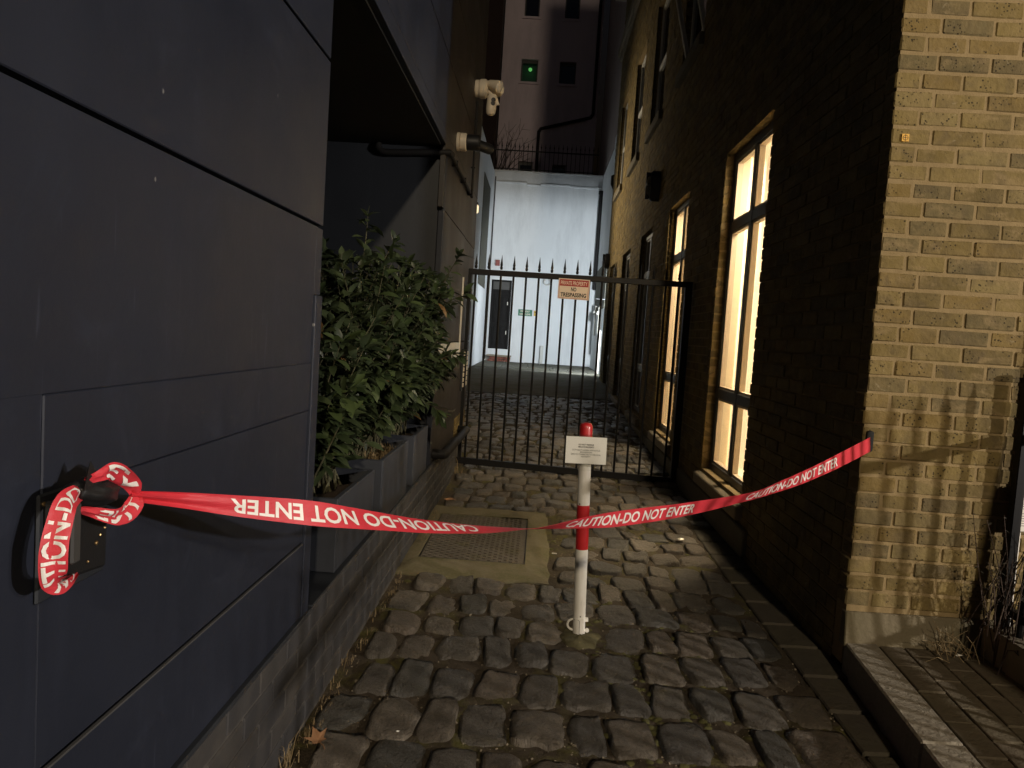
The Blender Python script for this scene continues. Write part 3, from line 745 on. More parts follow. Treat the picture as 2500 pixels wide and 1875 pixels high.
MB().lathe([(0.0, 0), (0.021, 0.002), (0.021, 0.008), (0.0, 0.009)], (-0.488, 6.157, 3.135), (0.25, -1, 0), 16).lathe([(0.0, 0), (0.021, 0.002), (0.021, 0.008), (0.0, 0.009)], (-0.490, 6.157, 3.105), (0.25, -1, 0), 16).build('camera_window', M['black_plastic'], cm)
MB().hexa([(-0.475, 6.19, 3.10), (-0.43, 6.19, 3.105), (-0.43, 6.22, 3.105), (-0.475, 6.22, 3.10)], [(-0.475, 6.19, 3.19), (-0.455, 6.19, 3.17), (-0.455, 6.22, 3.17), (-0.475, 6.22, 3.19)]).build('visor', M['cream_plastic'], cm, bevel=0.004)
# second camera: white base, black barrel
c2 = empty('cctv_camera', (-0.67, 5.27, 2.57), 'black barrel camera on a round white base, lower of the two cameras', 'camera')
MB().lathe([(0.062, 0), (0.064, 0.006), (0.064, 0.018), (0.058, 0.02)], (-0.67, 5.27, 2.575), (1, 0, 0), 24).lathe([(0.058, 0.022), (0.062, 0.026), (0.062, 0.062), (0.055, 0.068)], (-0.67, 5.27, 2.575), (1, 0, 0), 24).build('base', M['cream_plastic'], c2, smooth=True)
MB().lathe([(0.050, 0.067), (0.055, 0.072), (0.055, 0.15), (0.050, 0.16)], (-0.67, 5.27, 2.575), (1, 0, 0), 24).build('mount', M['black_plastic'], c2, smooth=True)
MB().lathe([(0.028, 0.0), (0.036, 0.01), (0.038, 0.16), (0.034, 0.17), (0.02, 0.168)], (-0.545, 5.30, 2.575), (0.55, 0.8, 0), 20).build('barrel', M['black_plastic'], c2, smooth=True)

# ---- lever handle plate on the near hatch, where the tape is tied
hp = empty('hatch_handle', (XL, 1.02, 0.93), 'black lever latch on the dark wall that the red tape is knotted round', 'handle')
MB().box(XL, XL+0.006, 0.968, 1.128, 0.846, 1.000).build('backplate', M['navy_plain'], hp, bevel=0.004)
MB().hexa([(XL+0.006, 0.975, 0.868), (XL+0.034, 0.985, 0.880), (XL+0.034, 1.085, 0.868), (XL+0.006, 1.095, 0.860)], [(XL+0.006, 0.975, 0.992), (XL+0.034, 0.985, 0.985), (XL+0.034, 1.085, 0.965), (XL+0.006, 1.095, 0.972)]).build('lever_box', M['black_plastic'], hp, bevel=0.004)
MB().box(XL+0.034, XL+0.052, 0.972, 0.992, 0.905, 0.990).build('lever', M['frame_grey'], hp, bevel=0.003)
def crumple():
    bm = bmesh.new(); bmesh.ops.create_icosphere(bm, subdivisions=4, radius=1.0)
    for v in bm.verts:
        n = 1+0.13*mnoise.noise(v.co*2.1)+0.06*mnoise.noise(v.co*6)
        p = v.co*n
        v.co = Vector((XL+0.040+p.x*0.026, 1.034+p.y*0.052, 0.993+p.z*0.022-p.y*0.010))
    me = bpy.data.meshes.new('wrapped_grip'); bm.to_mesh(me); bm.free()
    me.materials.append(M['black_plastic'])
    for p in me.polygons: p.use_smooth = True
    for v in me.vertices: v.co -= Vector(parent_loc(hp))
    return link('wrapped_grip', me, hp)
crumple()
mbk = MB(); A_, B_, C_, D_ = (XL+0.058, 0.984, 1.006), (XL+0.058, 1.026, 1.010), (XL+0.040, 1.005, 1.006), (XL+0.052, 1.008, 1.045)
mbk.poly([A_, B_, D_]); mbk.poly([B_, C_, D_]); mbk.poly([C_, A_, D_]); mbk.poly([A_, C_, B_])
mbk.build('torn_flap', M['black_plastic'], hp)
sb = MB()
for y_, z_, r_ in ((0.978, 0.986, 0.0035), (1.055, 0.912, 0.0035), (1.064, 0.922, 0.0025), (1.035, 0.890, 0.002), (1.075, 0.93, 0.002), (0.998, 0.905, 0.003)):
    sb.lathe([(r_, 0), (r_, 0.002), (r_*0.5, 0.003)], (XL+(0.034 if y_ > 0.99 else 0.006), y_, z_), (1, 0, 0), 10)
sb.build('screw', M['brass'], hp, kind='stuff')

# ================================================================== CAUTION TAPE
P0 = Vector((-0.605, 1.103)); P1 = Vector((1.312, 2.93)); PD = (P1-P0); LEN = PD.length; PD.normalize()
TN = Vector((PD.y, -PD.x, 0)); TT = Vector((PD.x, PD.y, 0))
TAB = [(-0.002, 0.9750, 0.0, 0.0078), (0.0281, 0.9597, 0.0, 0.0130), (0.0587, 0.9423, 0.05, 0.0178), (0.1004, 0.9199, 0.22, 0.0220), (0.1429, 0.8953, 0.72, 0.0236), (0.199, 0.8620, 1.12, 0.0240),
       (0.2539, 0.8357, 1.42, 0.0240), (0.3106, 0.8178, 1.79, 0.0238), (0.3217, 0.8142, 1.87, 0.0236), (0.3714, 0.8088, 2.33, 0.0236), (0.4404, 0.8002, 2.90, 0.0236), (0.5652, 0.7922, 2.78, 0.0236),
       (0.6786, 0.7951, 2.50, 0.0236), (0.75, 0.8140, 2.80, 0.0240), (0.8251, 0.8374, 3.08, 0.0245), (0.92, 0.8770, 3.20, 0.027), (1.0048, 0.918, 3.20, 0.0285)]
def herm(tab, x, k):
    n = len(tab)
    for i in range(n-1):
        if x <= tab[i+1][0] or i == n-2:
            x0, x1 = tab[i][0], tab[i+1][0]; h = x1-x0; t = (x-x0)/h
            def sl(j):
                if j <= 0: return (tab[1][k]-tab[0][k])/(tab[1][0]-tab[0][0])
                if j >= n-1: return (tab[-1][k]-tab[-2][k])/(tab[-1][0]-tab[-2][0])
                return (tab[j+1][k]-tab[j-1][k])/(tab[j+1][0]-tab[j-1][0])
            a, b = tab[i][k], tab[i+1][k]; m0, m1 = sl(i)*h, sl(i+1)*h
            return (2*t**3-3*t*t+1)*a+(t**3-2*t*t+t)*m0+(-2*t**3+3*t*t)*b+(t**3-t*t)*m1
def tape_pt(s, v, off=0.0):
    zc = herm(TAB, s, 1); th = herm(TAB, s, 2); w = herm(TAB, s, 3)
    C = Vector((P0.x+PD.x*LEN*s, P0.y+PD.y*LEN*s, zc))
    u = Vector((0, 0, 1))*math.cos(th)-TN*math.sin(th); m = TN*math.cos(th)+Vector((0, 0, 1))*math.sin(th)
    bun = max(0.0, 1-(s+0.002)/0.075)
    rip = 0.0042*bun*math.sin(v*5.0+0.8)*1.2 + 0.0012*mnoise.noise(Vector((s*22, v*0.9, 0))) + 0.0028*mnoise.noise(Vector((s*7, v*0.5, 4)))
    return C+u*(v*w)+m*(rip+off)
def ribbon_obj(name, fn, s0, s1, ns, nv, th, parent, label=None, cat=None):
    mb = MB()
    for side, o in ((0, th), (1, -th)):
        for i in range(ns+1):
            for j in range(nv+1): mb.v.append(tuple(fn(s0+(s1-s0)*i/ns, -1+2*j/nv, o)))
    K = (ns+1)*(nv+1); q = nv+1
    for i in range(ns):
        for j in range(nv):
            a = i*q+j; mb.f.append((a, a+1, a+q+1, a+q)); mb.m.append(0)
            a += K; mb.f.append((a, a+q, a+q+1, a+1)); mb.m.append(0)
        for j in (0, nv):
            a = i*q+j; mb.f.append((a, a+q, a+q+K, a+K)); mb.m.append(0)
    return mb.build(name, M['tape'], parent, smooth=True, label=label, cat=cat, angle=60)
tape = empty('caution_tape', (0.3, 2.05, 0.8), 'red caution tape with white lettering stretched across the lane', 'tape')
ribbon_obj('ribbon', tape_pt, -0.002, 1.0048, 170, 8, 0.0002, tape)
def subdiv(v, f, n):
    bm = bmesh.new(); bv = [bm.verts.new((x, y, 0)) for x, y in v]
    for q in f:
        try: bm.faces.new([bv[i] for i in q])
        except ValueError: pass
    bmesh.ops.triangulate(bm, faces=bm.faces)
    for k in range(n):
        ed = [e for e in bm.edges if abs(e.verts[0].co.x-e.verts[1].co.x)*8+abs(e.verts[0].co.y-e.verts[1].co.y) > 0.16]
        if ed: bmesh.ops.subdivide_edges(bm, edges=ed, cuts=1); bmesh.ops.triangulate(bm, faces=bm.faces)
    bm.verts.index_update(); vv = [(p.co.x, p.co.y) for p in bm.verts]; ff = [tuple(p.index for p in q.verts) for q in bm.faces]
    bm.free(); return vv, ff
def tape_text(txt, fn, sA, sB, sign, vflip, parent, side, vh=0.68, vo=0.0, mat=None):
    """letters follow the ribbon from sA (start of text) to sB"""
    v, f, ar = text_verts(txt, 0.022)
    v, f = subdiv(v, f, 3)
    off = Vector(parent_loc(parent)); pts = []
    for x, y in v:
        pts.append(tuple(fn(sA+(sB-sA)*x, vflip*(y*2-1)*vh+vo, side)-off))
    me = bpy.data.meshes.new('lettering'); me.from_pydata(pts, [], f); me.materials.append(mat or M['tape_print'])
    return link('lettering', me, parent)
TX = 'CAUTION-DO NOT ENTER'
tape_text(TX, tape_pt, 0.2587, 0.0559, 1, -1, tape, 0.0007)
tape_text(TX, tape_pt, 0.3653, 0.5652, 1, -1, tape, -0.0007)
tape_text(TX, tape_pt, 0.6726, 0.9031, 1, -1, tape, -0.0007)
# knotted ends round the latch: two loops of the same tape
def loop_fn(path, wid, tw=None):
    pts = [Vector(p) for p in path]; n = len(pts)
    def f(s, v, off=0.0):
        t = s*(n-1); i = min(int(t), n-2); t -= i
        p0 = pts[max(i-1, 0)]; p1 = pts[i]; p2 = pts[i+1]; p3 = pts[min(i+2, n-1)]
        c = 0.5*((2*p1)+(p2-p0)*t+(2*p0-5*p1+4*p2-p3)*t*t+(3*p1-p0-3*p2+p3)*t**3)
        d = ((p2-p0)*(1-t)+(p3-p1)*t)
        if d.length < 1e-6: d = p2-p1
        d.normalize()
        face = (Vector((0, 0, EYE))-c).normalized()
        side = d.cross(face).normalized()
        a = (tw[i]*(1-t)+tw[i+1]*t) if tw else 0.0
        m = side.cross(d).normalized(); side2 = side*math.cos(a)+m*math.sin(a); nn = side2.cross(d).normalized()
        w = wid[i]*(1-t)+wid[i+1]*t
        return c+side2*(v*w)+nn*(off+0.0022*math.sin(v*4.2+s*9)+0.001*mnoise.noise(Vector((s*14, v, 2))))
    return f
XA = -0.605
f1 = loop_fn([(XA, 1.106, 0.975), (XA+0.002, 1.095, 0.990), (XA+0.002, 1.075, 1.005), (XA, 1.054, 1.019), (XA, 1.036, 1.026), (XA-0.004, 1.016, 1.022), (XA-0.012, 0.996, 1.018)], [0.007, 0.012, 0.0145, 0.0155, 0.0125, 0.008, 0.005], [0, 0.1, 0.2, 0.3, 0.5, 0.4, 0])
ribbon_obj('loop', f1, 0, 1, 48, 4, 0.0002, tape)
tape_text('EV', f1, 0.72, 0.12, 1, 1, tape, 0.0008, 0.8); tape_text('EV', f1, 0.72, 0.12, 1, 1, tape, -0.0008, 0.8)
f2 = loop_fn([(XA, 1.106, 0.978), (XA+0.003, 1.098, 0.965), (XA+0.003, 1.080, 0.955), (XA+0.002, 1.056, 0.954), (XA, 1.032, 0.961), (XA-0.006, 1.010, 0.970), (XA-0.014, 0.988, 0.979)], [0.007, 0.013, 0.0145, 0.013, 0.010, 0.008, 0.006], [0, 0.1, 0.2, 0.2, 0.4, 0.5, 0.3])
ribbon_obj('loop', f2, 0, 1, 48, 4, 0.0002, tape)
tape_text('TNE', f2, 0.10, 0.80, 1, 1, tape, 0.0008, 0.8); tape_text('TNE', f2, 0.10, 0.80, 1, 1, tape, -0.0008, 0.8)
XB = -0.612
f3 = loop_fn([(XB-0.012, 0.998, 1.000), (XB-0.004, 0.975, 1.004), (XB, 0.952, 1.002), (XB+0.002, 0.938, 0.992), (XB+0.002, 0.930, 0.974), (XB+0.002, 0.923, 0.955), (XB+0.002, 0.920, 0.936), (XB+0.002, 0.920, 0.917), (XB, 0.925, 0.900), (XB-0.003, 0.942, 0.889), (XB-0.008, 0.965, 0.887), (XB-0.016, 0.99, 0.884), (XB-0.024, 1.012, 0.880)],
             [0.009, 0.013, 0.0145, 0.015, 0.0155, 0.016, 0.0165, 0.0165, 0.0155, 0.0125, 0.0095, 0.006, 0.002], [0.2, 0.3, 0.2, 0.1, 0, 0, 0, 0.1, 0.3, 0.5, 0.5, 0.4, 0.3])
ribbon_obj('loop', f3, 0, 1, 110, 4, 0.0002, tape)
for sd in (-0.0008, 0.0008): tape_text('CAUTION-DO', f3, 0.92, 0.06, 1, 1, tape, sd, 0.85)

# ================================================================== BOLLARD AND ITS NOTICE
bol = empty('bollard', (0.249, 3.1, 0.0), 'white folding parking bollard with a red band and red cap', 'bollard')
bol.rotation_euler = (0, R_(-2.0), 0)
def bpart(name, mb, mat, parent=None, bevel=0, angle=40):
    me = mb.mesh(name, mat, smooth=True, bevel=bevel, angle=angle); o = link(name, me, parent or bol); return o
RB = 0.0262
bpart('post', MB().lathe([(RB, -0.02), (RB, 0.0755), (RB-0.0012, 0.0765), (RB-0.0012, 0.0785), (RB, 0.0795), (RB, 0.372)], seg=32).lathe([(RB, 0.561), (RB, 0.835)], seg=32), M['white_paint'])
bpart('red_band', MB().lathe([(RB+0.0004, 0.372), (RB+0.0004, 0.561)], seg=32), M['red_paint'])
bpart('cap', MB().lathe([(RB+0.0006, 0.835), (RB+0.0006, 0.893), (RB-0.0016, 0.901), (RB-0.006, 0.9065), (0.010, 0.9095), (0.001, 0.910)], seg=32), M['red_paint'])
def wrap():
    mb = MB().lathe([(RB+0.003, 0.71), (RB+0.0022, 0.78), (RB+0.003, 0.85), (RB+0.0028, 0.889), (RB+0.001, 0.899), (RB-0.006, 0.908), (0.006, 0.914)], seg=40)
    out = []
    for x, y_, z in mb.v:
        k = 1+0.06*mnoise.noise(Vector((x*120, y_*120, z*30))); out.append((x*k, y_*k, z))
    mb.v = out; return mb
bpart('clear_wrap', wrap(), M['film'])
sl = MB()
sl.tube([(-RB*0.9, -RB*0.52, 0.069), (-0.004, -RB-0.0002, 0.069), (0.0, -RB-0.0004, 0.066), (0.0002, -RB-0.0004, 0.012), (0.004, -RB-0.0002, 0.009), (RB*0.7, -RB*0.74, 0.010)], 0.0009, 5)
sl.lathe([(0.0026, 0), (0.0026, 0.001)], (0.003, -RB-0.0002, 0.086), (0, -1, 0), 10)
bpart('latch_slot', sl, M['ink'])
rg = MB(); pts = []
for k in range(13):
    a = math.pi*0.5+math.pi*k/12; pts.append((-RB+0.004+0.027*math.cos(a), 0.004, 0.040+0.024*math.sin(a)))
rg.tube(pts, 0.0048, 8); bpart('ring', rg, M['white_paint'])
bpart('hinge_lug', MB().box(RB-0.004, RB+0.012, -0.008, 0.008, 0.058, 0.072).lathe([(0.009, 0), (0.009, 0.008)], (RB+0.008, -0.004, 0.018), (0, 1, 0), 12), M['white_paint'])
mp = MB(); rm_ = random.Random(12)
for j_, (q, h) in enumerate(((1.0, -0.02), (0.86, -0.003), (0.5, 0.006), (0.02, 0.008))):
    for i_ in range(30):
        a = 6.2832*i_/30; rr_ = q*(0.10+0.035*mnoise.noise(Vector((math.cos(a)*1.6, math.sin(a)*1.6, 2)))+0.012*mnoise.noise(Vector((math.cos(a)*6, math.sin(a)*6, 5))))
        mp.v.append((0.252+rr_*math.cos(a)*0.92, 3.075+rr_*math.sin(a)*1.15, h+rm_.uniform(-0.002, 0.003)))
for j_ in range(3):
    for i_ in range(30): mp.f.append((j_*30+i_, j_*30+(i_+1) % 30, (j_+1)*30+(i_+1) % 30, (j_+1)*30+i_)); mp.m.append(0)
mp.build('moss_patch', M['soil_moss'], lane, smooth=True)
nt = empty('notice', (0.222, 3.066, 0.797), 'laminated white do-not-trespass notice wrapped on top of the bollard', 'notice')
nt.rotation_euler = (0, R_(-1.0), 0)
def npart(name, mb, mat, parent=None): return link(name, mb.mesh(name, mat), parent or nt)
npart('paper_sheet', MB().box(-0.0845, 0.0845, -0.0006, 0.0006, -0.0565, 0.0565), M['paper'])
npart('laminate', MB().box(-0.0955, 0.0955, -0.0024, -0.0018, -0.0675, 0.0665).box(-0.0955, 0.0955, 0.0018, 0.0024, -0.0675, 0.0665), M['film'])
def ntext(t, z, h, w, bold=0.0):
    v, f, ar = text_verts(t, bold); me = bpy.data.meshes.new('lettering')
    me.from_pydata([((x-0.5)*w, -0.0011, z+(y-0.5)*h) for x, y in v], [], f); me.materials.append(M['ink']); link('lettering', me, nt)
ntext('DO NOT TRESPASS', 0.0235, 0.0066, 0.063, 0.02); ntext('PRIVATE PROPERTY', 0.0135, 0.0066, 0.066, 0.02)
ntext('CCTV NIGHT CAMERA WITH AI FACE', 0.0005, 0.0062, 0.116); ntext('RECOGNITION', -0.0085, 0.0062, 0.048)
ntext('DIRECTLY CONNECTED TO THE LOCAL', -0.0175, 0.0062, 0.124); ntext('AUTHORITY', -0.0265, 0.0062, 0.038)

# ================================================================== GATE
YG = 6.5
gate = empty('iron_gate', (0.3, YG, 0.08), 'black iron gate with spear-topped bars across the lane', 'gate')
MB().box(-0.66, 1.275, YG-0.022, YG+0.022, 1.755, 1.803).build('top_rail', M['black_metal'], gate, bevel=0.003)
MB().hexa([(-0.672, YG-0.022, 0.088), (1.275, YG-0.022, 0.032), (1.275, YG+0.022, 0.032), (-0.672, YG+0.022, 0.088)], [(-0.672, YG-0.022, 0.142), (1.275, YG-0.022, 0.088), (1.275, YG+0.022, 0.088), (-0.672, YG+0.022, 0.142)]).build('bottom_rail', M['black_metal'], gate)
MB().box(1.222, 1.282, YG-0.028, YG+0.028, 0.06, 1.803).build('stile', M['black_metal'], gate, bevel=0.003)
MB().box(-0.66, -0.632, YG-0.02, YG+0.02, 0.11, 1.755).build('stile', M['black_metal'], gate)
barm = MB().lathe([(0.0098, 0.0), (0.0098, 1.69)], seg=10).lathe([(0.0095, 1.735), (0.0135, 1.752), (0.0095, 1.765), (0.0125, 1.776), (0.0085, 1.80), (0.001, 1.862)], seg=10).mesh('bar', M['black_metal'], smooth=True)
for k in range(17):
    x = -0.5965+k*0.1102
    o = link('bar', barm, gate); z0 = 0.14-0.055*(x+0.67)/1.95
    o.location = Vector((x, YG, 0.075))-gate.location
    o.scale = (1, 1, 1.0)
MB().box(0.52, 0.545, YG-0.05, YG-0.024, 0.035, 0.20).tube([(0.532, YG-0.037, 0.03), (0.532, YG-0.037, 0.30)], 0.008, 8).build('drop_bolt', M['black_metal'], gate)
sg = empty('gate_sign', (0.262, YG-0.035, 1.678), 'red and white private property no trespassing sign on the gate', 'sign')
sg.rotation_euler = (0, R_(0.4), 0)
def spart(name, mb, mat, bevel=0): return link(name, mb.mesh(name, mat, bevel=bevel), sg)
spart('board', MB().box(-0.135, 0.135, -0.002, 0.002, -0.088, 0.088), M['sign_white'], 0.0008)
spart('header', MB().box(-0.123, 0.123, -0.0028, -0.0022, 0.024, 0.079), M['sign_red'])
spart('border', MB().box(-0.127, 0.127, -0.0027, -0.0021, -0.081, -0.078).box(-0.127, -0.124, -0.0027, -0.0021, -0.078, 0.079).box(0.124, 0.127, -0.0027, -0.0021, -0.078, 0.079).box(-0.124, 0.124, -0.0027, -0.0021, 0.0795, 0.0815), M['sign_red'])
def stext(t, z, h, w, mat, bold=0.0):
    v, f, ar = text_verts(t, bold); me = bpy.data.meshes.new('lettering')
    me.from_pydata([((x-0.5)*w, -0.0034, z+(y-0.5)*h) for x, y in v], [], f); me.materials.append(mat); link('lettering', me, sg)
stext('PRIVATE PROPERTY', 0.051, 0.034, 0.228, M['sign_white'], 0.01)
stext('NO', -0.002, 0.035, 0.046, M['ink'], 0.03); stext('TRESPASSING', -0.050, 0.036, 0.222, M['ink'], 0.03)
# ================================================================== RIGHT: BRICK BUILDING
bb = empty('brick_building', (1.9, 7.0, 0), 'yellow stock brick building with tall lit windows on the right of the lane', 'building')
YE = 15.6; ZT = 9.2
G_WIN = [(4.55, 5.685), (7.05, 8.11), (9.30, 10.36), (11.58, 12.66), (13.86, 14.90)]
U_WIN = [(4.55, 5.72), (6.98, 8.05), (9.28, 10.36), (11.40, 12.50), (13.70, 14.78)]
GZ0, GZ1, UZ0, UZ1 = 0.33, 2.70, 4.09, 5.77
WALLX0, WALLX1 = XR+0.006, XR+0.30
def wall_slabs():
    mb = MB()
    def band(z0, z1, holes):
        y = YF+0.10
        for a, b in holes:
            mb.box(WALLX0, WALLX1, y, a, z0, z1); y = b
        mb.box(WALLX0, WALLX1, y, YE, z0, z1)
    band(-0.1, GZ0, []); band(GZ0, GZ1, G_WIN); band(GZ1, UZ0, []); band(UZ0, UZ1, U_WIN); band(UZ1, ZT, [])
    return mb
wall_slabs().build('lane_wall', M['mortar'], bb)
# front wall and end wall
MB().box(XR+0.004, 4.5, YF+0.0036, YF+0.099, 0.02, ZT).build('street_wall', M['mortar'], bb)
MB().box(WALLX1, 4.5, YE-0.3, YE-0.002, -0.1, ZT).build('end_wall', M['brick_mass'], bb)
MB().box(WALLX1, 4.5, YF+0.099, YE-0.3, ZT-0.2, ZT-0.02).box(4.4, 4.5, YF+0.1, YE-0.3, 0, ZT-0.2).build('roof', M['stone_dark'], bb)
# individual facade bricks
def brick_variant(l, h=0.0575, d=0.09, seed=0):
    rnd = random.Random(seed); mb = MB().box(0, l, 0, d, 0, h)
    me = mb.mesh('brick', M['brick'])
    bm = bmesh.new(); bm.from_mesh(me)
    bmesh.ops.bevel(bm, geom=list(bm.edges), offset=0.0045, segments=1, affect='EDGES')
    for v in bm.verts:
        v.co += Vector((rnd.uniform(-0.002, 0.002), rnd.uniform(-0.0012, 0.0012), rnd.uniform(-0.0022, 0.0022)))
    for f in bm.faces: f.smooth = False
    bm.to_mesh(me); bm.free(); return me
BV = {l: [brick_variant(l, seed=int(l*1000)+i) for i in range(5)] for l in (0.190, 0.145, 0.094)}
rb = random.Random(21)
z = 0.262; r = 0; PITCH = 0.0675
nb_f = 0
while z < 2.84:
    x = XR+rb.uniform(-0.005, 0.004)
    if r % 2 == 0: seq = [0.094, 0.145, 0.190, 0.190, 0.190]
    else: seq = [0.145, 0.190, 0.190, 0.190, 0.145]
    for l in seq:
        if x > 2.14: break
        ll = l; ky = rb.uniform(-0.0025, 0.0025)
        o = link('brick', BV[l][rb.randrange(5)], bb); o.rotation_euler = (0, rb.uniform(-0.008, 0.008), rb.uniform(-0.004, 0.004)); o.location = Vector((x, YF+ky, z+rb.uniform(-0.0012, 0.0012)))-bb.location
        if rb.random() < 0.5:
            pass
        x += l+0.009; nb_f += 1
    z += PITCH*(0.985 if z < 1.3 else 1.025); r += 1
fb = MB(); zf = 0.262; rf = 0
while zf < 3.9:
    xf = (2.15 if zf < 2.84 else XR)+(0.1 if rf % 2 else 0.0)
    while xf < 4.3:
        fb.box(xf, xf+0.191, YF+rb.uniform(-0.002, 0.002), YF+0.05, zf, zf+0.0575); xf += 0.2
    zf += PITCH; rf += 1
fb.build('facade_bricks', M['brick_mass'], bb, kind='stuff')
# quoin returns on the lane side and reveal bricks of the nearest lit window
r = 0; z = 0.30
while z < 2.62:
    o = link('brick', BV[0.094][rb.randrange(5)], bb); o.location = Vector((XR, G_WIN[0][1], z))-bb.location; nb_f += 1
    z += PITCH; r += 1
print('individual bricks', nb_f)
# soldier course over each lit window
for wi in (0, 1):
    a, b = G_WIN[wi]; n = 15 if wi == 0 else 0
# bricks of the lane wall: one mass
mass = MB()
def lane_bricks():
    z = -0.02; r = 0
    def solid(y0, y1, z0, z1):
        out = [(y0, y1)]
        for W, (a, b) in ((G_WIN, (GZ0-0.02, GZ1)), (U_WIN, (UZ0-0.02, UZ1))):
            if z1 > a and z0 < b:
                for (wa, wb) in W:
                    nx = []
                    for (p, q) in out:
                        if wb <= p or wa >= q: nx.append((p, q))
                        else:
                            if wa-p > 0.03: nx.append((p, wa))
                            if q-wb > 0.03: nx.append((wb, q))
                    out = nx
        return out
    while z < 8.3:
        y = YF+0.10+(0.1 if r % 2 else 0.0)
        if r % 2: 
            mass.box(XR+rb.uniform(-0.001, 0.002), XR+0.03, YF+0.101, YF+0.191, z, z+0.0575)
        while y < YE-0.05:
            for (p, q) in solid(y, min(y+0.191, YE), z, z+0.0575):
                skip = (z < 2.65 and z > 0.26 and abs(p-G_WIN[0][1]) < 0.06)
                if skip: p = max(p, G_WIN[0][1]+0.098)
                if q-p > 0.03: mass.box(XR+rb.uniform(-0.003, 0.003), XR+0.03, p, q, z, z+0.0575)
            y += 0.2
        z += PITCH; r += 1
lane_bricks()
mass.build('wall_bricks', M['brick_mass'], bb, kind='stuff')
# rough bricks in the window reveals (far jambs of the other windows)
rev = MB()
for (a, b) in G_WIN[1:]:
    z = 0.30; 
    while z < 2.62:
        rev.box(XR+0.031, XR+0.088, b-0.003, b+0.05, z, z+0.0575); z += PITCH
for (a, b) in U_WIN:
    z = 4.10
    while z < 5.7:
        rev.box(XR+0.031, XR+0.088, b-0.003, b+0.05, z, z+0.0575); z += PITCH
rev.build('reveal_bricks', M['brick_mass'], bb, kind='stuff')
# head soffits
hs = MB()
for (a, b) in G_WIN: 
    n = 17
    for k in range(n):
        y0 = a+(b-a)*k/n; hs.box(XR+0.002, XR+0.10, y0+0.003, y0+(b-a)/n-0.003, GZ1-0.004, GZ1+0.06)
hs.build('lintel_bricks', M['brick_mass'], bb, kind='stuff')
# sills
for (a, b) in G_WIN:
    MB().hexa([(XR-0.045, a-0.05, GZ0-0.115), (XR+0.10, a-0.05, GZ0-0.115), (XR+0.10, b+0.05, GZ0-0.115), (XR-0.045, b+0.05, GZ0-0.115)],
              [(XR-0.045, a-0.05, GZ0-0.035), (XR+0.10, a-0.05, GZ0-0.002), (XR+0.10, b+0.05, GZ0-0.002), (XR-0.045, b+0.05, GZ0-0.035)]).build('sill', M['stone'], bb, bevel=0.006)
for (a, b) in U_WIN:
    MB().box(XR-0.05, XR+0.10, a-0.06, b+0.06, UZ0-0.12, UZ0-0.004).build('sill', M['stone_dark'], bb, bevel=0.006)
MB().box(XR-0.028, XR+0.004, 4.35, YE-0.01, 0.02, 0.19).build('base_course', M['stone_dark'], bb, bevel=0.008)
for (z0, z1, px) in ((6.93, 7.02, 0.05), (7.02, 7.17, 0.09)):
    MB().box(XR-px, XR+0.004, YF-px*0.2, YE+px*0.3, z0, z1).build('string_course', M['stone'], bb, bevel=0.008)
MB().hexa([(XR-0.004, YF-0.030, 0.10), (3.2, YF-0.030, 0.10), (3.2, YF+0.03, 0.10), (XR-0.004, YF+0.03, 0.10)], [(XR-0.001, YF-0.010, 0.238), (3.2, YF-0.010, 0.262), (3.2, YF+0.03, 0.262), (XR-0.001, YF+0.03, 0.238)]).build('cement_skirting', M['cement'], bb, bevel=0.004)
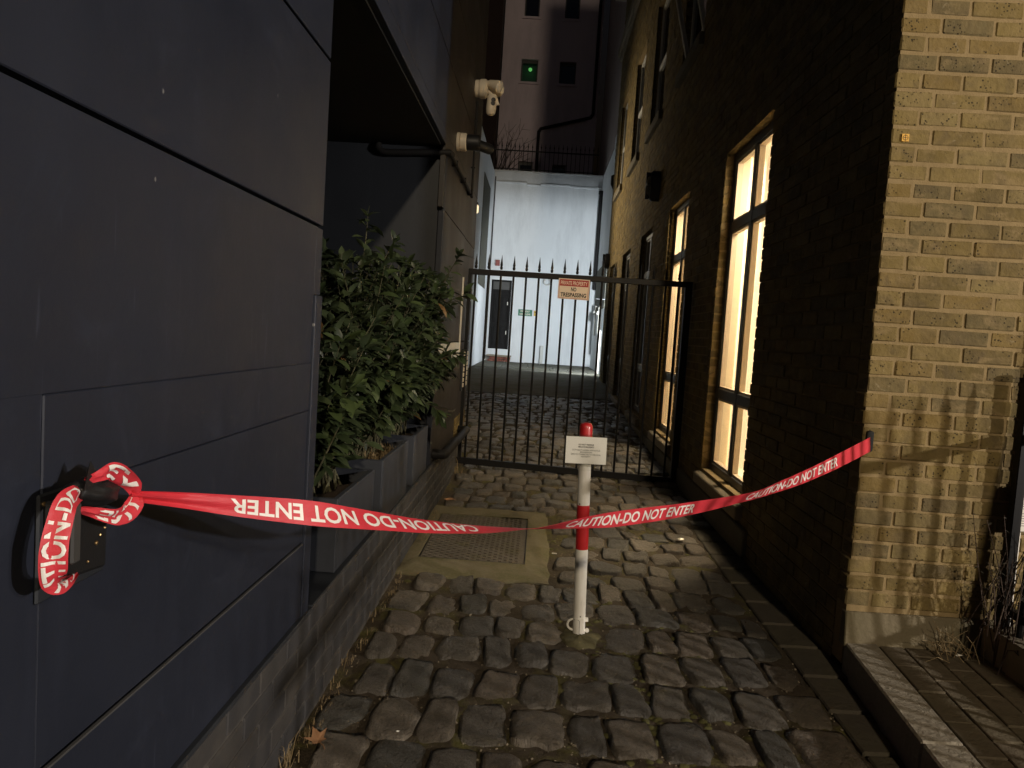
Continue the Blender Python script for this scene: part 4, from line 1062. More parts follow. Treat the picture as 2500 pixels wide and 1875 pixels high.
# windows
FX = XR+0.064
def tall_window(a, b, lit):
    f = MB(); d = 0.055; m_ = (a+b)/2
    f.box(FX, FX+d, a, a+0.055, GZ0, GZ1-0.004); f.box(FX, FX+d, b-0.055, b, GZ0, GZ1-0.004)
    f.box(FX, FX+d, a+0.055, b-0.055, GZ0, GZ0+0.055); f.box(FX, FX+d, a+0.055, b-0.055, GZ1-0.065, GZ1-0.004)
    f.box(FX-0.002, FX+d-0.002, m_-0.03, m_+0.03, GZ0+0.055, GZ1-0.065)
    for zc in (0.915, 2.155):
        f.box(FX+0.001, FX+d-0.001, a+0.055, m_-0.03, zc-0.036, zc+0.036); f.box(FX+0.001, FX+d-0.001, m_+0.03, b-0.055, zc-0.036, zc+0.036)
    fr = f.build('window', M['frame_grey'], bb, bevel=0.004)
    bead = MB()
    for (y0, y1) in ((a+0.055, m_-0.03), (m_+0.03, b-0.055)):
        for (z0, z1) in ((GZ0+0.055, 0.879), (0.951, 2.119), (2.191, GZ1-0.065)):
            x0, x1, t = FX+0.012, FX+0.050, 0.017
            bead.box(x0, x1, y0, y0+t, z0, z1); bead.box(x0, x1, y1-t, y1, z0, z1); bead.box(x0, x1, y0+t, y1-t, z0, z0+t); bead.box(x0, x1, y0+t, y1-t, z1-t, z1)
            MB().box(FX+0.028, FX+0.034, y0+t, y1-t, z0+t, z1-t).build('pane', M['glass'] if lit else M['dark_glass'], fr)
    bead.build('glazing_bead', M['bead'] if lit else M['frame_white'], fr)
    if lit:
        rx0, rx1 = WALLX1+0.002, WALLX1+1.25
        rm = MB()
        rm.quad((rx1, a-0.5, 0.1), (rx1, b+0.5, 0.1), (rx1, b+0.5, 3.0), (rx1, a-0.5, 3.0))
        rm.quad((rx0, b+0.5, 0.1), (rx1, b+0.5, 0.1), (rx1, b+0.5, 3.0), (rx0, b+0.5, 3.0)); rm.quad((rx0, a-0.5, 0.1), (rx1, a-0.5, 0.1), (rx1, a-0.5, 3.0), (rx0, a-0.5, 3.0))
        rm.quad((rx0, a-0.5, 0.1), (rx1, a-0.5, 0.1), (rx1, b+0.5, 0.1), (rx0, b+0.5, 0.1)); rm.quad((rx0, a-0.5, 3.0), (rx1, a-0.5, 3.0), (rx1, b+0.5, 3.0), (rx0, b+0.5, 3.0))
        rm.quad((rx0, a-0.5, 0.1), (rx0, a, 0.1), (rx0, a, 3.0), (rx0, a-0.5, 3.0)); rm.quad((rx0, b, 0.1), (rx0, b+0.5, 0.1), (rx0, b+0.5, 3.0), (rx0, b, 3.0))
        # reveal lining
        rm.box(FX+0.057, WALLX1, b-0.012, b-0.002, GZ0, GZ1).box(FX+0.057, WALLX1, a+0.002, a+0.012, GZ0, GZ1).box(FX+0.057, WALLX1, a+0.012, b-0.012, GZ0, GZ0+0.02).box(FX+0.057, WALLX1, a+0.012, b-0.012, GZ1-0.02, GZ1-0.005)
        rm.build('room_lining', M['room'], fr)
        lt = MB().box(WALLX1+0.45, WALLX1+0.65, a+0.1, b-0.1, 2.90, 2.95).build('ceiling_lamp', M['lamp_tube'], fr)
        L = lamp('room_light', 'AREA', (WALLX1+0.40, (a+b)/2, 2.60), 230, (1.0, 0.82, 0.58), (0.25, 0.8), (XR-0.3, (a+b)/2, 0.0))
        lamp('setts_patch_spot', 'SPOT', (WALLX1+0.16, (a+b)/2+0.1, 2.58), 1150, (1.0, 0.80, 0.54), 0.12, (XR-0.50, (a+b)/2-0.62, 0.0), 62, 0.9)  # added spot behind the glass, brightens a patch of setts outside
        bl_ = MB(); nb = 26
        for (c0, c1) in ((a+0.02, m_-0.004), (m_+0.004, b-0.02)):
            pr = None
            for k in range(nb+1):
                yy = c0+(c1-c0)*k/nb; xx = FX+0.125+0.0025*math.sin(k*1.3)
                if pr: bl_.quad((pr[0], pr[1], GZ0+0.02), (xx, yy, GZ0+0.02), (xx, yy, GZ1-0.02), (pr[0], pr[1], GZ1-0.02))
                pr = (xx, yy)
        bl_.build('window_blind', M['blind'], fr, smooth=True)
    return fr
tall_window(*G_WIN[0], True); tall_window(*G_WIN[1], True)
for w in G_WIN[2:]: tall_window(*w, False)
for i, (a, b) in enumerate(U_WIN):
    f = MB(); d = 0.05; m_ = (UZ0+UZ1)/2
    f.box(FX, FX+d, a, a+0.05, UZ0, UZ1-0.004); f.box(FX, FX+d, b-0.05, b, UZ0, UZ1-0.004); f.box(FX, FX+d, a+0.05, b-0.05, UZ0, UZ0+0.05); f.box(FX, FX+d, a+0.05, b-0.05, UZ1-0.054, UZ1-0.004)
    f.box(FX, FX+d, a+0.05, b-0.05, m_-0.03, m_+0.03)
    fr = f.build('sash_window', M['frame_white'], bb, bevel=0.004)
    MB().box(FX+0.022, FX+0.028, a+0.05, b-0.05, UZ0+0.05, m_-0.03).build('pane', M['dark_glass'], fr); MB().box(FX+0.022, FX+0.028, a+0.05, b-0.05, m_+0.03, UZ1-0.054).build('pane', M['dark_glass'], fr)
    if i == 1:
        t = Matrix.Translation((FX-0.02, (a+b)/2, UZ0+0.06)) @ Matrix.Rotation(R_(-14), 4, 'Y')
        q = MB().box(-0.02, 0.02, -0.42, -0.37, 0, 0.72, 0, t).box(-0.02, 0.02, 0.37, 0.42, 0, 0.72, 0, t).box(-0.02, 0.02, -0.37, 0.37, 0, 0.05, 0, t).box(-0.02, 0.02, -0.37, 0.37, 0.67, 0.72, 0, t)
        q.build('open_casement', M['frame_white'], fr)
# bulkhead lamps (unlit)
def bulkhead(y, z, s, label):
    t = empty('bulkhead_lamp', (XR, y, z), label, 'wall lamp', 'black bulkhead lamps on the brick wall')
    prof = [(1.0, 0), (1.0, 0.25), (0.93, 0.32)]
    mb = MB()
    def oval(k, x, n=28): return [(XR-x, y+math.cos(2*math.pi*i/n)*0.11*s*k, z+math.sin(2*math.pi*i/n)*0.17*s*k) for i in range(n)]
    lv = [oval(1, 0.0), oval(1, 0.085*s), oval(0.86, 0.11*s)]; n = 28
    for l in lv: mb.v += l
    for j in range(2):
        for i in range(n): mb.f.append((j*n+i, j*n+(i+1) % n, (j+1)*n+(i+1) % n, (j+1)*n+i)); mb.m.append(0)
    mb.f.append(tuple(range(n))); mb.m.append(0); mb.f.append(tuple(2*n+i for i in range(n))); mb.m.append(0)
    mb.build('housing', M['black_plastic'], t, smooth=True)
    gl = MB(); l2 = [oval(0.84, 0.111*s), oval(0.6, 0.14*s), oval(0.2, 0.15*s)]
    for l in l2: gl.v += l
    for j in range(2):
        for i in range(n): gl.f.append((j*n+i, j*n+(i+1) % n, (j+1)*n+(i+1) % n, (j+1)*n+i)); gl.m.append(0)
    gl.f.append(tuple(2*n+i for i in range(n))); gl.m.append(0)
    gl.build('diffuser', M['dark_glass'], t, smooth=True)
    MB().box(XR-0.155*s, XR-0.112*s, y-0.008, y+0.008, z-0.15*s, z+0.15*s).box(XR-0.15*s, XR-0.112*s, y-0.10*s, y+0.10*s, z-0.008, z+0.008).build('guard_bar', M['black_plastic'], t)
bulkhead(9.02, 3.12, 1.05, 'larger unlit oval bulkhead lamp on the brick wall above the second lit window')
bulkhead(15.2, 2.85, 0.9, 'small unlit bulkhead lamp at the far end of the brick wall')
# tape anchor in the brick corner, amber plate
mb = MB(); n = 14; hw, hh = 0.0135, 0.0425; pr = []
for k in range(n):
    a = 2*math.pi*k/n; pr.append((hw*max(-1, min(1, 1.25*math.cos(a))), (hh-hw if math.sin(a) > 0 else -(hh-hw))+hw*math.sin(a)))
front = [(1.3235+x, YF-0.012, 0.928+zz_) for x, zz_ in pr]; back = [(1.3235+x, YF+0.01, 0.928+zz_) for x, zz_ in pr]
mb.v = front+back; mb.f = [tuple(range(n)), tuple(range(n, 2*n))]+[(i, (i+1) % n, n+(i+1) % n, n+i) for i in range(n)]; mb.m = [0]*(n+2)
mb.build('tape_anchor', M['black_plastic'], None, label='black rounded wall slot in the brick corner where the tape ends', cat='wall hook', bevel=0.002, origin=(1.3235, YF, 0.93))
ap = MB().box(1.334, 1.361, YF-0.0065, YF+0.002, 2.093, 2.121).build('marker_plate', M['amber'], None, label='tiny amber survey marker plate on the brick facade', cat='marker', origin=(1.3475, YF, 2.107))
mk = MB(); pts = [(1.3475+0.0095*math.cos(2*math.pi*k/16), YF-0.0068, 2.107+0.0095*math.sin(2*math.pi*k/16)) for k in range(17)]
mk.tube(pts, 0.0008, 4, False).box(1.3468, 1.3482, YF-0.0074, YF-0.0066, 2.095, 2.119).box(1.337, 1.358, YF-0.0073, YF-0.0066, 2.1063, 2.1077); mk.build('target_mark', M['ink'], ap)
# white service pipe with label box on the facade
wp = empty('service_pipe', (1.93, YF-0.03, 0.2), 'white service pipe with a printed label box on the brick facade', 'pipe')
PX = 1.925
MB().tube([(PX, YF-0.022, 0.80), (PX, YF-0.022, 2.9)], 0.0165, 12).tube([(PX-0.004, YF-0.022, 0.22), (PX-0.004, YF-0.022, 0.62)], 0.011, 10).lathe([(0.0185, 0), (0.0185, 0.02)], (PX, YF-0.022, 0.795), seg=12).build('tube', M['white_plastic'], wp, smooth=True)
MB().box(PX-0.026, PX+0.026, YF-0.052, YF-0.004, 0.62, 0.795).build('label_box', M['white_plastic'], wp, bevel=0.004)
flat_text('GTS', M['ink'], wp, (PX, YF-0.0525, 0.775), (1, 0, 0), (0, 0, 1), 0.011, 0.02, 0.0, lift=0.0003)
ln = MB(); rl = random.Random(5)
for k in range(13):
    z_ = 0.758-k*0.0095
    if k in (2, 6): continue
    ln.box(PX-0.02, PX-0.02+rl.uniform(0.028, 0.04), YF-0.0527, YF-0.0524, z_, z_+0.002)
ln.build('print_lines', M['ink'], wp)
# railing on a low stone plinth, running towards the viewer
rail = empty('area_railing', (1.88, 2.2, 0.1), 'black spear-topped area railing on a low stone plinth at the right edge', 'railing')
MB().box(1.815, 2.05, 0.7, YF-0.034, 0.09, 0.24).build('plinth', M['stone'], rail, bevel=0.01)
MB().box(1.862, 1.898, YF-0.075, YF-0.039, 0.238, 1.235).build('end_post', M['black_metal'], rail, bevel=0.003)
MB().box(1.866, 1.894, 0.7, YF-0.076, 0.965, 1.000).box(1.866, 1.894, 0.7, YF-0.076, 0.30, 0.33).build('rail', M['black_metal'], rail)
rbm = MB().lathe([(0.0115, 0.0), (0.0115, 0.88), (0.014, 0.91), (0.009, 0.93), (0.001, 0.99)], seg=8).mesh('spear_bar', M['black_metal'], smooth=True)
for k in range(24):
    o = link('spear_bar', rbm, rail); o.location = Vector((1.88, YF-0.16-k*0.085, 0.24))-rail.location
# ================================================================== COURTYARD AT THE BACK
wb = empty('white_building', (0, 21.2, 0.45), 'floodlit white rendered wall with a black door closing the lane', 'building')
YB = 21.0
DX0, DX1, DZ0, DZ1 = -1.465, -0.895, 0.81, 2.755
MB().box(-2.6, DX0, YB, YB+0.4, 0.2, 5.75).box(DX1, 2.6, YB, YB+0.4, 0.2, 5.75).box(DX0, DX1, YB, YB+0.4, DZ1, 5.75).box(DX0, DX1, YB, YB+0.4, 0.2, DZ0).build('wall', M['white_render'], wb)
lg = MB(); xx = -1.52; rl = random.Random(2)
while xx < 1.4:
    L = rl.uniform(0.35, 0.9); z_ = 5.47+rl.uniform(-0.035, 0.02); x1 = min(xx+L, 1.43)
    lg.hexa([(xx, YB-0.05, z_-0.03), (x1, YB-0.05, z_-0.03), (x1, YB+0.01, z_-0.05), (xx, YB+0.01, z_-0.05)], [(xx, YB-0.05, z_), (x1, YB-0.05, z_), (x1, YB+0.01, z_+0.03), (xx, YB+0.01, z_+0.03)]); xx = x1
lg.build('ledge', M['white_render'], wb)
MB().box(-2.6, 2.6, YB-0.03, YB+0.43, 5.752, 5.80).build('coping', M['white_render'], wb, bevel=0.01)
dr = MB().box(DX0+0.05, DX1-0.05, YB+0.07, YB+0.11, DZ0, DZ1-0.30).build('door', M['door_black'], wb)
MB().box(DX0, DX0+0.05, YB+0.02, YB+0.14, DZ0, DZ1).box(DX1-0.05, DX1, YB+0.02, YB+0.14, DZ0, DZ1).box(DX0+0.05, DX1-0.05, YB+0.02, YB+0.14, DZ1-0.05, DZ1).box(DX0+0.05, DX1-0.05, YB+0.03, YB+0.14, DZ1-0.30, DZ1-0.27).build('frame', M['door_black'], dr)
MB().box(DX0+0.05, DX1-0.05, YB+0.06, YB+0.09, DZ1-0.27, DZ1-0.05).build('transom_panel', M['door_grey'], dr)
dm = (DX0+DX1)/2
for (x0, x1) in ((DX0+0.085, dm-0.02), (dm+0.02, DX1-0.085)):
    for (z0, z1) in ((DZ0+0.12, DZ0+0.66), (DZ0+0.76, DZ1-0.44)):
        f = MB(); t = 0.018
        f.box(x0, x0+t, YB+0.055, YB+0.0705, z0, z1).box(x1-t, x1, YB+0.055, YB+0.0705, z0, z1).box(x0+t, x1-t, YB+0.055, YB+0.0705, z0, z0+t).box(x0+t, x1-t, YB+0.055, YB+0.0705, z1-t, z1)
        f.box(x0+0.04, x1-0.04, YB+0.058, YB+0.0705, z0+0.045, z1-0.045); f.build('door_moulding', M['door_black'], dr, bevel=0.004)
MB().box(DX1-0.10, DX1-0.075, YB+0.03, YB+0.07, DZ0+1.25, DZ0+1.34).box(DX1-0.10, DX1-0.075, YB+0.03, YB+0.07, DZ0+0.42, DZ0+0.52).build('handle', M['white_plastic'], dr)
stp = MB().box(-1.47, -0.78, YB-0.24, YB-0.001, 0.60, 0.645).build('doorstep', M['stone'], wb, bevel=0.008)
for rr in range(2):
    for k in range(3):
        x0 = -1.44+k*0.215+0.05*rr; MB().box(x0, min(x0+0.2, -0.80), YB-0.21, YB-0.01, 0.455+rr*0.072, 0.455+rr*0.072+0.064).build('step_brick', M['red_brick'], stp, bevel=0.004)
MB().box(-1.39, -1.27, YB-0.06, YB, 3.14, 3.30).box(-1.375, -1.285, YB-0.068, YB-0.06, 3.155, 3.285).build('alarm_box', M['alarm_red'], None, label='small red alarm box on the white wall above the black door', cat='alarm box', origin=(-1.33, YB, 3.2))
gs = MB().box(-0.665, -0.27, YB-0.008, YB-0.001, 1.785, 1.965).build('exit_sign', M['sign_green'], None, label='green fire exit sign on the white wall beside the door', cat='sign', origin=(-0.47, YB, 1.87))
flat_text('FIRE EXIT', M['sign_white'], gs, (-0.467, YB-0.009, 1.913), (1, 0, 0), (0, 0, 1), 0.05, 0.26, 0.01, lift=0.001)
flat_text('KEEP CLEAR', M['sign_white'], gs, (-0.467, YB-0.009, 1.835), (1, 0, 0), (0, 0, 1), 0.05, 0.30, 0.01, lift=0.001)
ys_ = MB().box(-0.225, -0.125, YB-0.008, YB-0.001, 1.80, 1.95).build('warning_sign', M['sign_yellow'], None, label='small yellow warning sign right of the green sign', cat='sign', origin=(-0.18, YB, 1.87))
MB().hexa([(-0.20, YB-0.011, 1.885), (-0.15, YB-0.011, 1.915), (-0.15, YB-0.009, 1.915), (-0.20, YB-0.009, 1.885)], [(-0.205, YB-0.011, 1.905), (-0.14, YB-0.011, 1.94), (-0.14, YB-0.009, 1.94), (-0.205, YB-0.009, 1.905)]).build('arrow_mark', M['ink'], ys_)
# swan-neck wall lamp (unlit) beside the gate sign
sw = empty('swan_neck_lamp', (0.05, YB, 2.8), 'pale swan-neck bracket on the white wall left of the gate sign', 'wall lamp')
MB().box(-0.02, 0.06, YB-0.03, YB-0.001, 2.80, 2.93).build('wall_plate', M['frame_white'], sw, bevel=0.006)
MB().tube([(0.02, YB-0.03, 2.84)]+[(0.10+0.10*math.cos(a), YB-0.10, 2.78+0.10*math.sin(a)) for a in [math.pi*(1.0+k/10) for k in range(0, 12)]], 0.018, 8).build('swan_neck', M['frame_white'], sw, smooth=True)
MB().lathe([(0.02, 0), (0.05, -0.02), (0.06, -0.07), (0.02, -0.075)], (0.20, YB-0.10, 2.87), (0, 0, 1), 14).build('lamp_shade', M['white_plastic'], sw, smooth=True)
MB().box(0.02, 0.11, YB-0.10, YB-0.001, 0.44, 0.98).build('pipe_guard', M['frame_white'], None, label='low pale pipe casing at the foot of the white wall', cat='pipe casing', bevel=0.01, origin=(0.065, YB, 0.45))
# left courtyard wall
MB().box(-1.95, -1.56, 7.2, YB-0.001, 0.1, 5.70).build('side_wall', M['white_render'], None, label='white side wall of the courtyard behind the dark building', cat='wall', origin=(-1.75, 14, 0.3))
swl = bpy.data.objects['side_wall']
MB().box(-1.565, -1.545, 17.6, 19.6, 2.4, 5.0).build('blocked_window', M['flag'], swl)
MB().tube([(-1.53, YB-0.04, 0.5), (-1.53, YB-0.04, 5.6)], 0.014, 8).build('drain_cable', M['black_pipe'], None, label='thin black cable in the left corner of the white wall', cat='cable', smooth=True, origin=(-1.53, YB, 0.5))
wl_ = empty('wall_lantern', (-1.56, 14.4, 3.6), 'lit lantern on the white side wall, half hidden behind the dark building', 'wall lamp')
MB().box(-1.559, -1.53, 14.33, 14.47, 3.52, 3.74).box(-1.53, -1.36, 14.36, 14.44, 3.70, 3.73).build('bracket', M['black_metal'], wl_)
MB().lathe([(0.03, 0.0), (0.05, 0.02), (0.055, 0.14), (0.03, 0.16)], (-1.40, 14.44, 3.53), (0, 0, 1), 12).build('lamp_glass', M['lantern_glass'], wl_, smooth=True)
# right courtyard wall, set back beyond the brick building
rw = MB().box(1.45, 1.9, YE+0.002, YB-0.001, 0.2, 5.75).build('courtyard_wall', M['white_render'], None, label='brightly lit white wall beyond the end of the brick building', cat='wall', origin=(1.6, 18, 0.4))
MB().box(1.435, 1.452, 17.4, 20.6, 2.0, 3.1).build('wall_panel', M['flag'], rw)
wv = MB()
for (y_, z_, L) in ((19.6, 1.95, 0.6), (18.4, 1.9, 0.5), (17.6, 1.2, 0.9)): wv.tube([(1.41, y_, z_-L), (1.41, y_, z_+L*0.3)], 0.022, 8).lathe([(0.05, 0), (0.05, 0.04)], (1.39, y_, z_), (-1, 0, 0), 10)
wv.build('tap_pipes', M['white_plastic'], rw, smooth=True)
MB().tube([(1.365, 15.78, 0.42), (1.365, 15.78, 4.4)], 0.055, 12).lathe([(0.055, 4.39), (0.11, 4.5), (0.11, 4.68), (0.06, 4.7)], (1.365, 15.78, 0), seg=12).build('drainpipe', M['black_pipe'], None, label='black drainpipe with hopper at the far end of the brick wall', cat='drainpipe', smooth=True, origin=(1.365, 15.78, 0.42))
MB().tube([(1.40, 20.6, 2.6), (1.40, 20.6, 5.3)], 0.05, 10).lathe([(0.052, 5.2), (0.07, 5.21), (0.07, 5.3)], (1.40, 20.6, 0), seg=10).build('drainpipe', M['black_pipe'], None, label='thin black downpipe in the right corner of the floodlit wall', cat='drainpipe', smooth=True, origin=(1.40, 20.6, 2.6))
cp = MB().hexa([(1.30, 15.62, 5.2), (1.9, 15.62, 5.75), (1.9, 15.95, 5.75), (1.30, 15.95, 5.2)], [(1.30, 15.62, 5.5), (1.9, 15.62, 5.95), (1.9, 15.95, 5.95), (1.30, 15.95, 5.5)])
cp.build('sloping_coping', M['white_render'], rw)
ff = empty('floodlight', (1.44, 15.9, 1.95), 'cool white floodlight fixed behind the end of the brick building', 'floodlight')
MB().box(1.345, 1.449, 15.845, 15.905, 1.88, 2.02).build('body', M['black_plastic'], ff)
MB().box(1.352, 1.44, 15.906, 15.909, 1.89, 2.01).build('lens', M['flood_face'], ff)
MB().box(1.14, 1.449, 15.86, 16.20, 2.125, 2.135).box(1.335, 1.345, 15.86, 15.90, 2.02, 2.125).build('visor', M['black_plastic'], ff)  # added plate, widened to keep floodlight spill off the mauve building
# spear railing on top of the white wall
rt = empty('roof_railing', (0, 21.1, 5.8), 'dark spear railing along the top of the white wall', 'railing')
MB().box(-1.72, 1.30, YB+0.10, YB+0.13, 6.36, 6.39).box(-1.72, 1.30, YB+0.10, YB+0.13, 5.86, 5.88).build('rail', M['black_metal'], rt)
rbb = MB().lathe([(0.010, 0.0), (0.010, 0.66), (0.022, 0.69), (0.012, 0.72), (0.001, 0.82)], seg=6).mesh('bar', M['black_metal'])
for k in range(25):
    o = link('bar', rbb, rt); o.location = Vector((-1.66+k*0.122, YB+0.115, 5.80))-rt.location
# mauve building behind
mv = empty('mauve_building', (0, 24.5, 0), 'tall mauve rendered building rising behind the white wall', 'building')
YM = 24.0
WINS = [(-1.167, -0.637, 9.22, 9.92), (0.05, 0.565, 9.21, 9.90), (-1.168, -0.70, 11.22, 12.1), (0.10, 0.56, 11.21, 12.1), (-1.05, -0.60, 6.0, 6.75), (0.02, 0.45, 5.9, 6.7)]
def holes_wall(x0, x1, z0, z1, y0, y1, W):
    mb = MB(); zs = sorted(set([z0, z1]+[w[2] for w in W]+[w[3] for w in W]))
    for a, b in zip(zs, zs[1:]):
        c = (a+b)/2; x = x0
        for w in sorted([w for w in W if w[2] < c < w[3]]):
            mb.box(x, w[0], y0, y1, a, b); x = w[1]
        mb.box(x, x1, y0, y1, a, b)
    return mb
holes_wall(-1.775, 1.32, 4.5, 15.0, YM, YM+0.3, WINS).build('wall', M['mauve_render'], mv)
for i, (x0, x1, z0, z1) in enumerate(WINS):
    fr = MB().box(x0, x0+0.04, YM+0.10, YM+0.15, z0, z1).box(x1-0.04, x1, YM+0.10, YM+0.15, z0, z1).box(x0+0.04, x1-0.04, YM+0.10, YM+0.15, z0, z0+0.04).box(x0+0.04, x1-0.04, YM+0.10, YM+0.15, z1-0.09, z1).build('window', M['frame_grey'], mv)
    MB().box(x0+0.04, x1-0.04, YM+0.12, YM+0.125, z0+0.04, z1-0.09).build('pane', M['glass'] if i == 0 else M['dark_glass'], fr)
    MB().box(x0-0.06, x1+0.06, YM-0.06, YM+0.10, z0-0.07, z0-0.003).build('sill', M['mauve_render'], fr)
    MB().box(x0-0.02, x1+0.02, YM-0.012, YM-0.001, z1+0.002, z1+0.10).build('lintel', M['mauve_render'], fr)
    if i == 0:
        MB().quad((x0, YM+0.34, z0), (x1, YM+0.34, z0), (x1, YM+0.34, z1), (x0, YM+0.34, z1)).build('blind', M['green_room'], fr)
        MB().lathe([(0.01, -0.06), (0.05, -0.03), (0.06, 0.0), (0.05, 0.04), (0.01, 0.06)], ((x0+x1)/2+0.02, YM+0.22, z1-0.24), seg=12).build('green_bulb', M['green_lamp'], fr, smooth=True)
        lamp('green_lamp_light', 'POINT', ((x0+x1)/2+0.02, YM+0.20, z1-0.26), 0.16, (0.2, 1.0, 0.35), 0.05)
MB().tube([(1.20, YM-0.07, 14.5), (1.19, YM-0.07, 8.30), (1.12, YM-0.07, 8.20), (-0.42, YM-0.07, 7.78), (-0.48, YM-0.07, 7.68), (-0.48, YM-0.07, 5.2)], 0.05, 10).build('soil_pipe', M['black_pipe'], None, label='black soil pipe stepping down the mauve building', cat='drainpipe', smooth=True, origin=(1.2, YM, 8))
db = MB().box(-6, -1.80, 23.4, 24.2, 4.0, 15.0).build('dark_building', M['dark_brick'], None, label='unlit dark red building left of the mauve one', cat='building', origin=(-4, 23.8, 4))
MB().box(-2.6, 2.6, YB+0.43, YM, 5.5, 5.70).build('terrace', M['stone_dark'], None, kind='structure')
# grey side building on the right, above the courtyard wall
gb = MB().box(1.50, 2.4, 16.0, 24.0, 5.97, 15.0).build('grey_building', M['grey_render'], None, label='grey rendered building above the white wall on the right', cat='building', origin=(2, 20, 6))
MB().box(1.38, 1.497, 15.70, 15.95, 4.72, 8.4).build('vent_duct', M['black_pipe'], None, label='black duct rising at the end of the brick building', cat='duct', origin=(1.44, 15.8, 5))
ac = empty('air_conditioner', (1.42, 17.5, 10.4), 'pale air conditioning unit on brackets high on the right', 'air conditioner')
MB().box(1.22, 1.49, 17.2, 18.0, 9.75, 10.6).build('casing', M['white_plastic'], ac, bevel=0.02)
for y_ in (17.25, 17.9): MB().box(1.20, 1.498, y_, y_+0.04, 9.66, 9.72).box(1.23, 1.27, y_, y_+0.04, 9.20, 9.66).box(1.23, 1.498, y_, y_+0.04, 9.16, 9.20).build('bracket', M['white_plastic'], ac)
gl_ = MB()
for k in range(5): gl_.box(1.25, 1.47, 17.19, 17.2, 9.80+k*0.15, 9.88+k*0.15)
gl_.build('grille', M['black_plastic'], ac)

# ================================================================== PLANTERS AND SHRUBS
def planter(y0, y1, zt, label, jx=0.0):
    t = empty('planter', (-0.92, (y0+y1)/2, 0.373), label, 'planter', 'dark grey planters in the bay')
    x0, x1, th = -1.18, -0.672+jx, 0.022; z0 = 0.374
    mb = MB(); ring_slab(mb, (x0, x1, y0, y1), (x0+th, x1-th, y0+th, y1-th), z0, zt)
    mb.build('box', M['planter'], t, bevel=0.003)
    g = MB(); rnd = random.Random(int(y0*10)); nx, ny = 10, 12
    for j in range(ny+1):
        for i in range(nx+1): g.v.append((x0+th+(x1-x0-2*th)*i/nx, y0+th+(y1-y0-2*th)*j/ny, zt-0.055+rnd.uniform(-0.014, 0.014)))
    for j in range(ny):
        for i in range(nx): a = j*(nx+1)+i; g.f.append((a, a+1, a+nx+2, a+nx+1)); g.m.append(0)
    g.build('soil', M['compost'], t, smooth=True)
    return t
planter(2.55, 3.135, 0.640, 'grey trough planter nearest the panelled wall corner')
planter(3.235, 3.885, 0.662, 'middle grey trough planter with dry grass on its soil', 0.012)
planter(4.08, 4.585, 0.655, 'grey trough planter furthest along, next to the far pier', 0.010)

def leaf_geom(L=1.0, W=0.36, droop=0.25, fold=0.18, seg=4):
    """a pointed leaf along +Y, folded along the midrib; list of verts and faces"""
    v = []; f = []
    prof = [0.0, 0.62, 1.0, 0.82, 0.0]
    for i in range(seg+1):
        t = i/seg; w = W*0.5*prof[i] if i not in (0, seg) else 0.0
        z = -droop*t*t*L
        if w == 0: v.append((0, t*L, z))
        else:
            v += [(-w*L, t*L, z+fold*w*L), (0, t*L, z), (w*L, t*L, z+fold*w*L)]
    f = [(0, 2, 1), (0, 3, 2)]
    f += [(1, 2, 5, 4), (2, 3, 6, 5), (4, 5, 8, 7), (5, 6, 9, 8), (7, 8, 10), (8, 9, 10)]
    return v, f
LG = [leaf_geom(1, random.uniform(0.34, 0.48), random.uniform(0.1, 0.55), random.uniform(0.05, 0.45)) for _ in range(8)]
leaf_meshes = []
for v, f in LG:
    me = bpy.data.meshes.new('leaf'); me.from_pydata(v, [], f); me.materials.append(M['leaf_big'])
    for p in me.polygons: p.use_smooth = True
    leaf_meshes.append(me)
def frame(d, up):
    y = d.normalized(); x = y.cross(up)
    if x.length < 1e-4: x = y.cross(Vector((1, 0, 0)))
    x.normalize(); z = x.cross(y); return Matrix((x, y, z)).transposed()
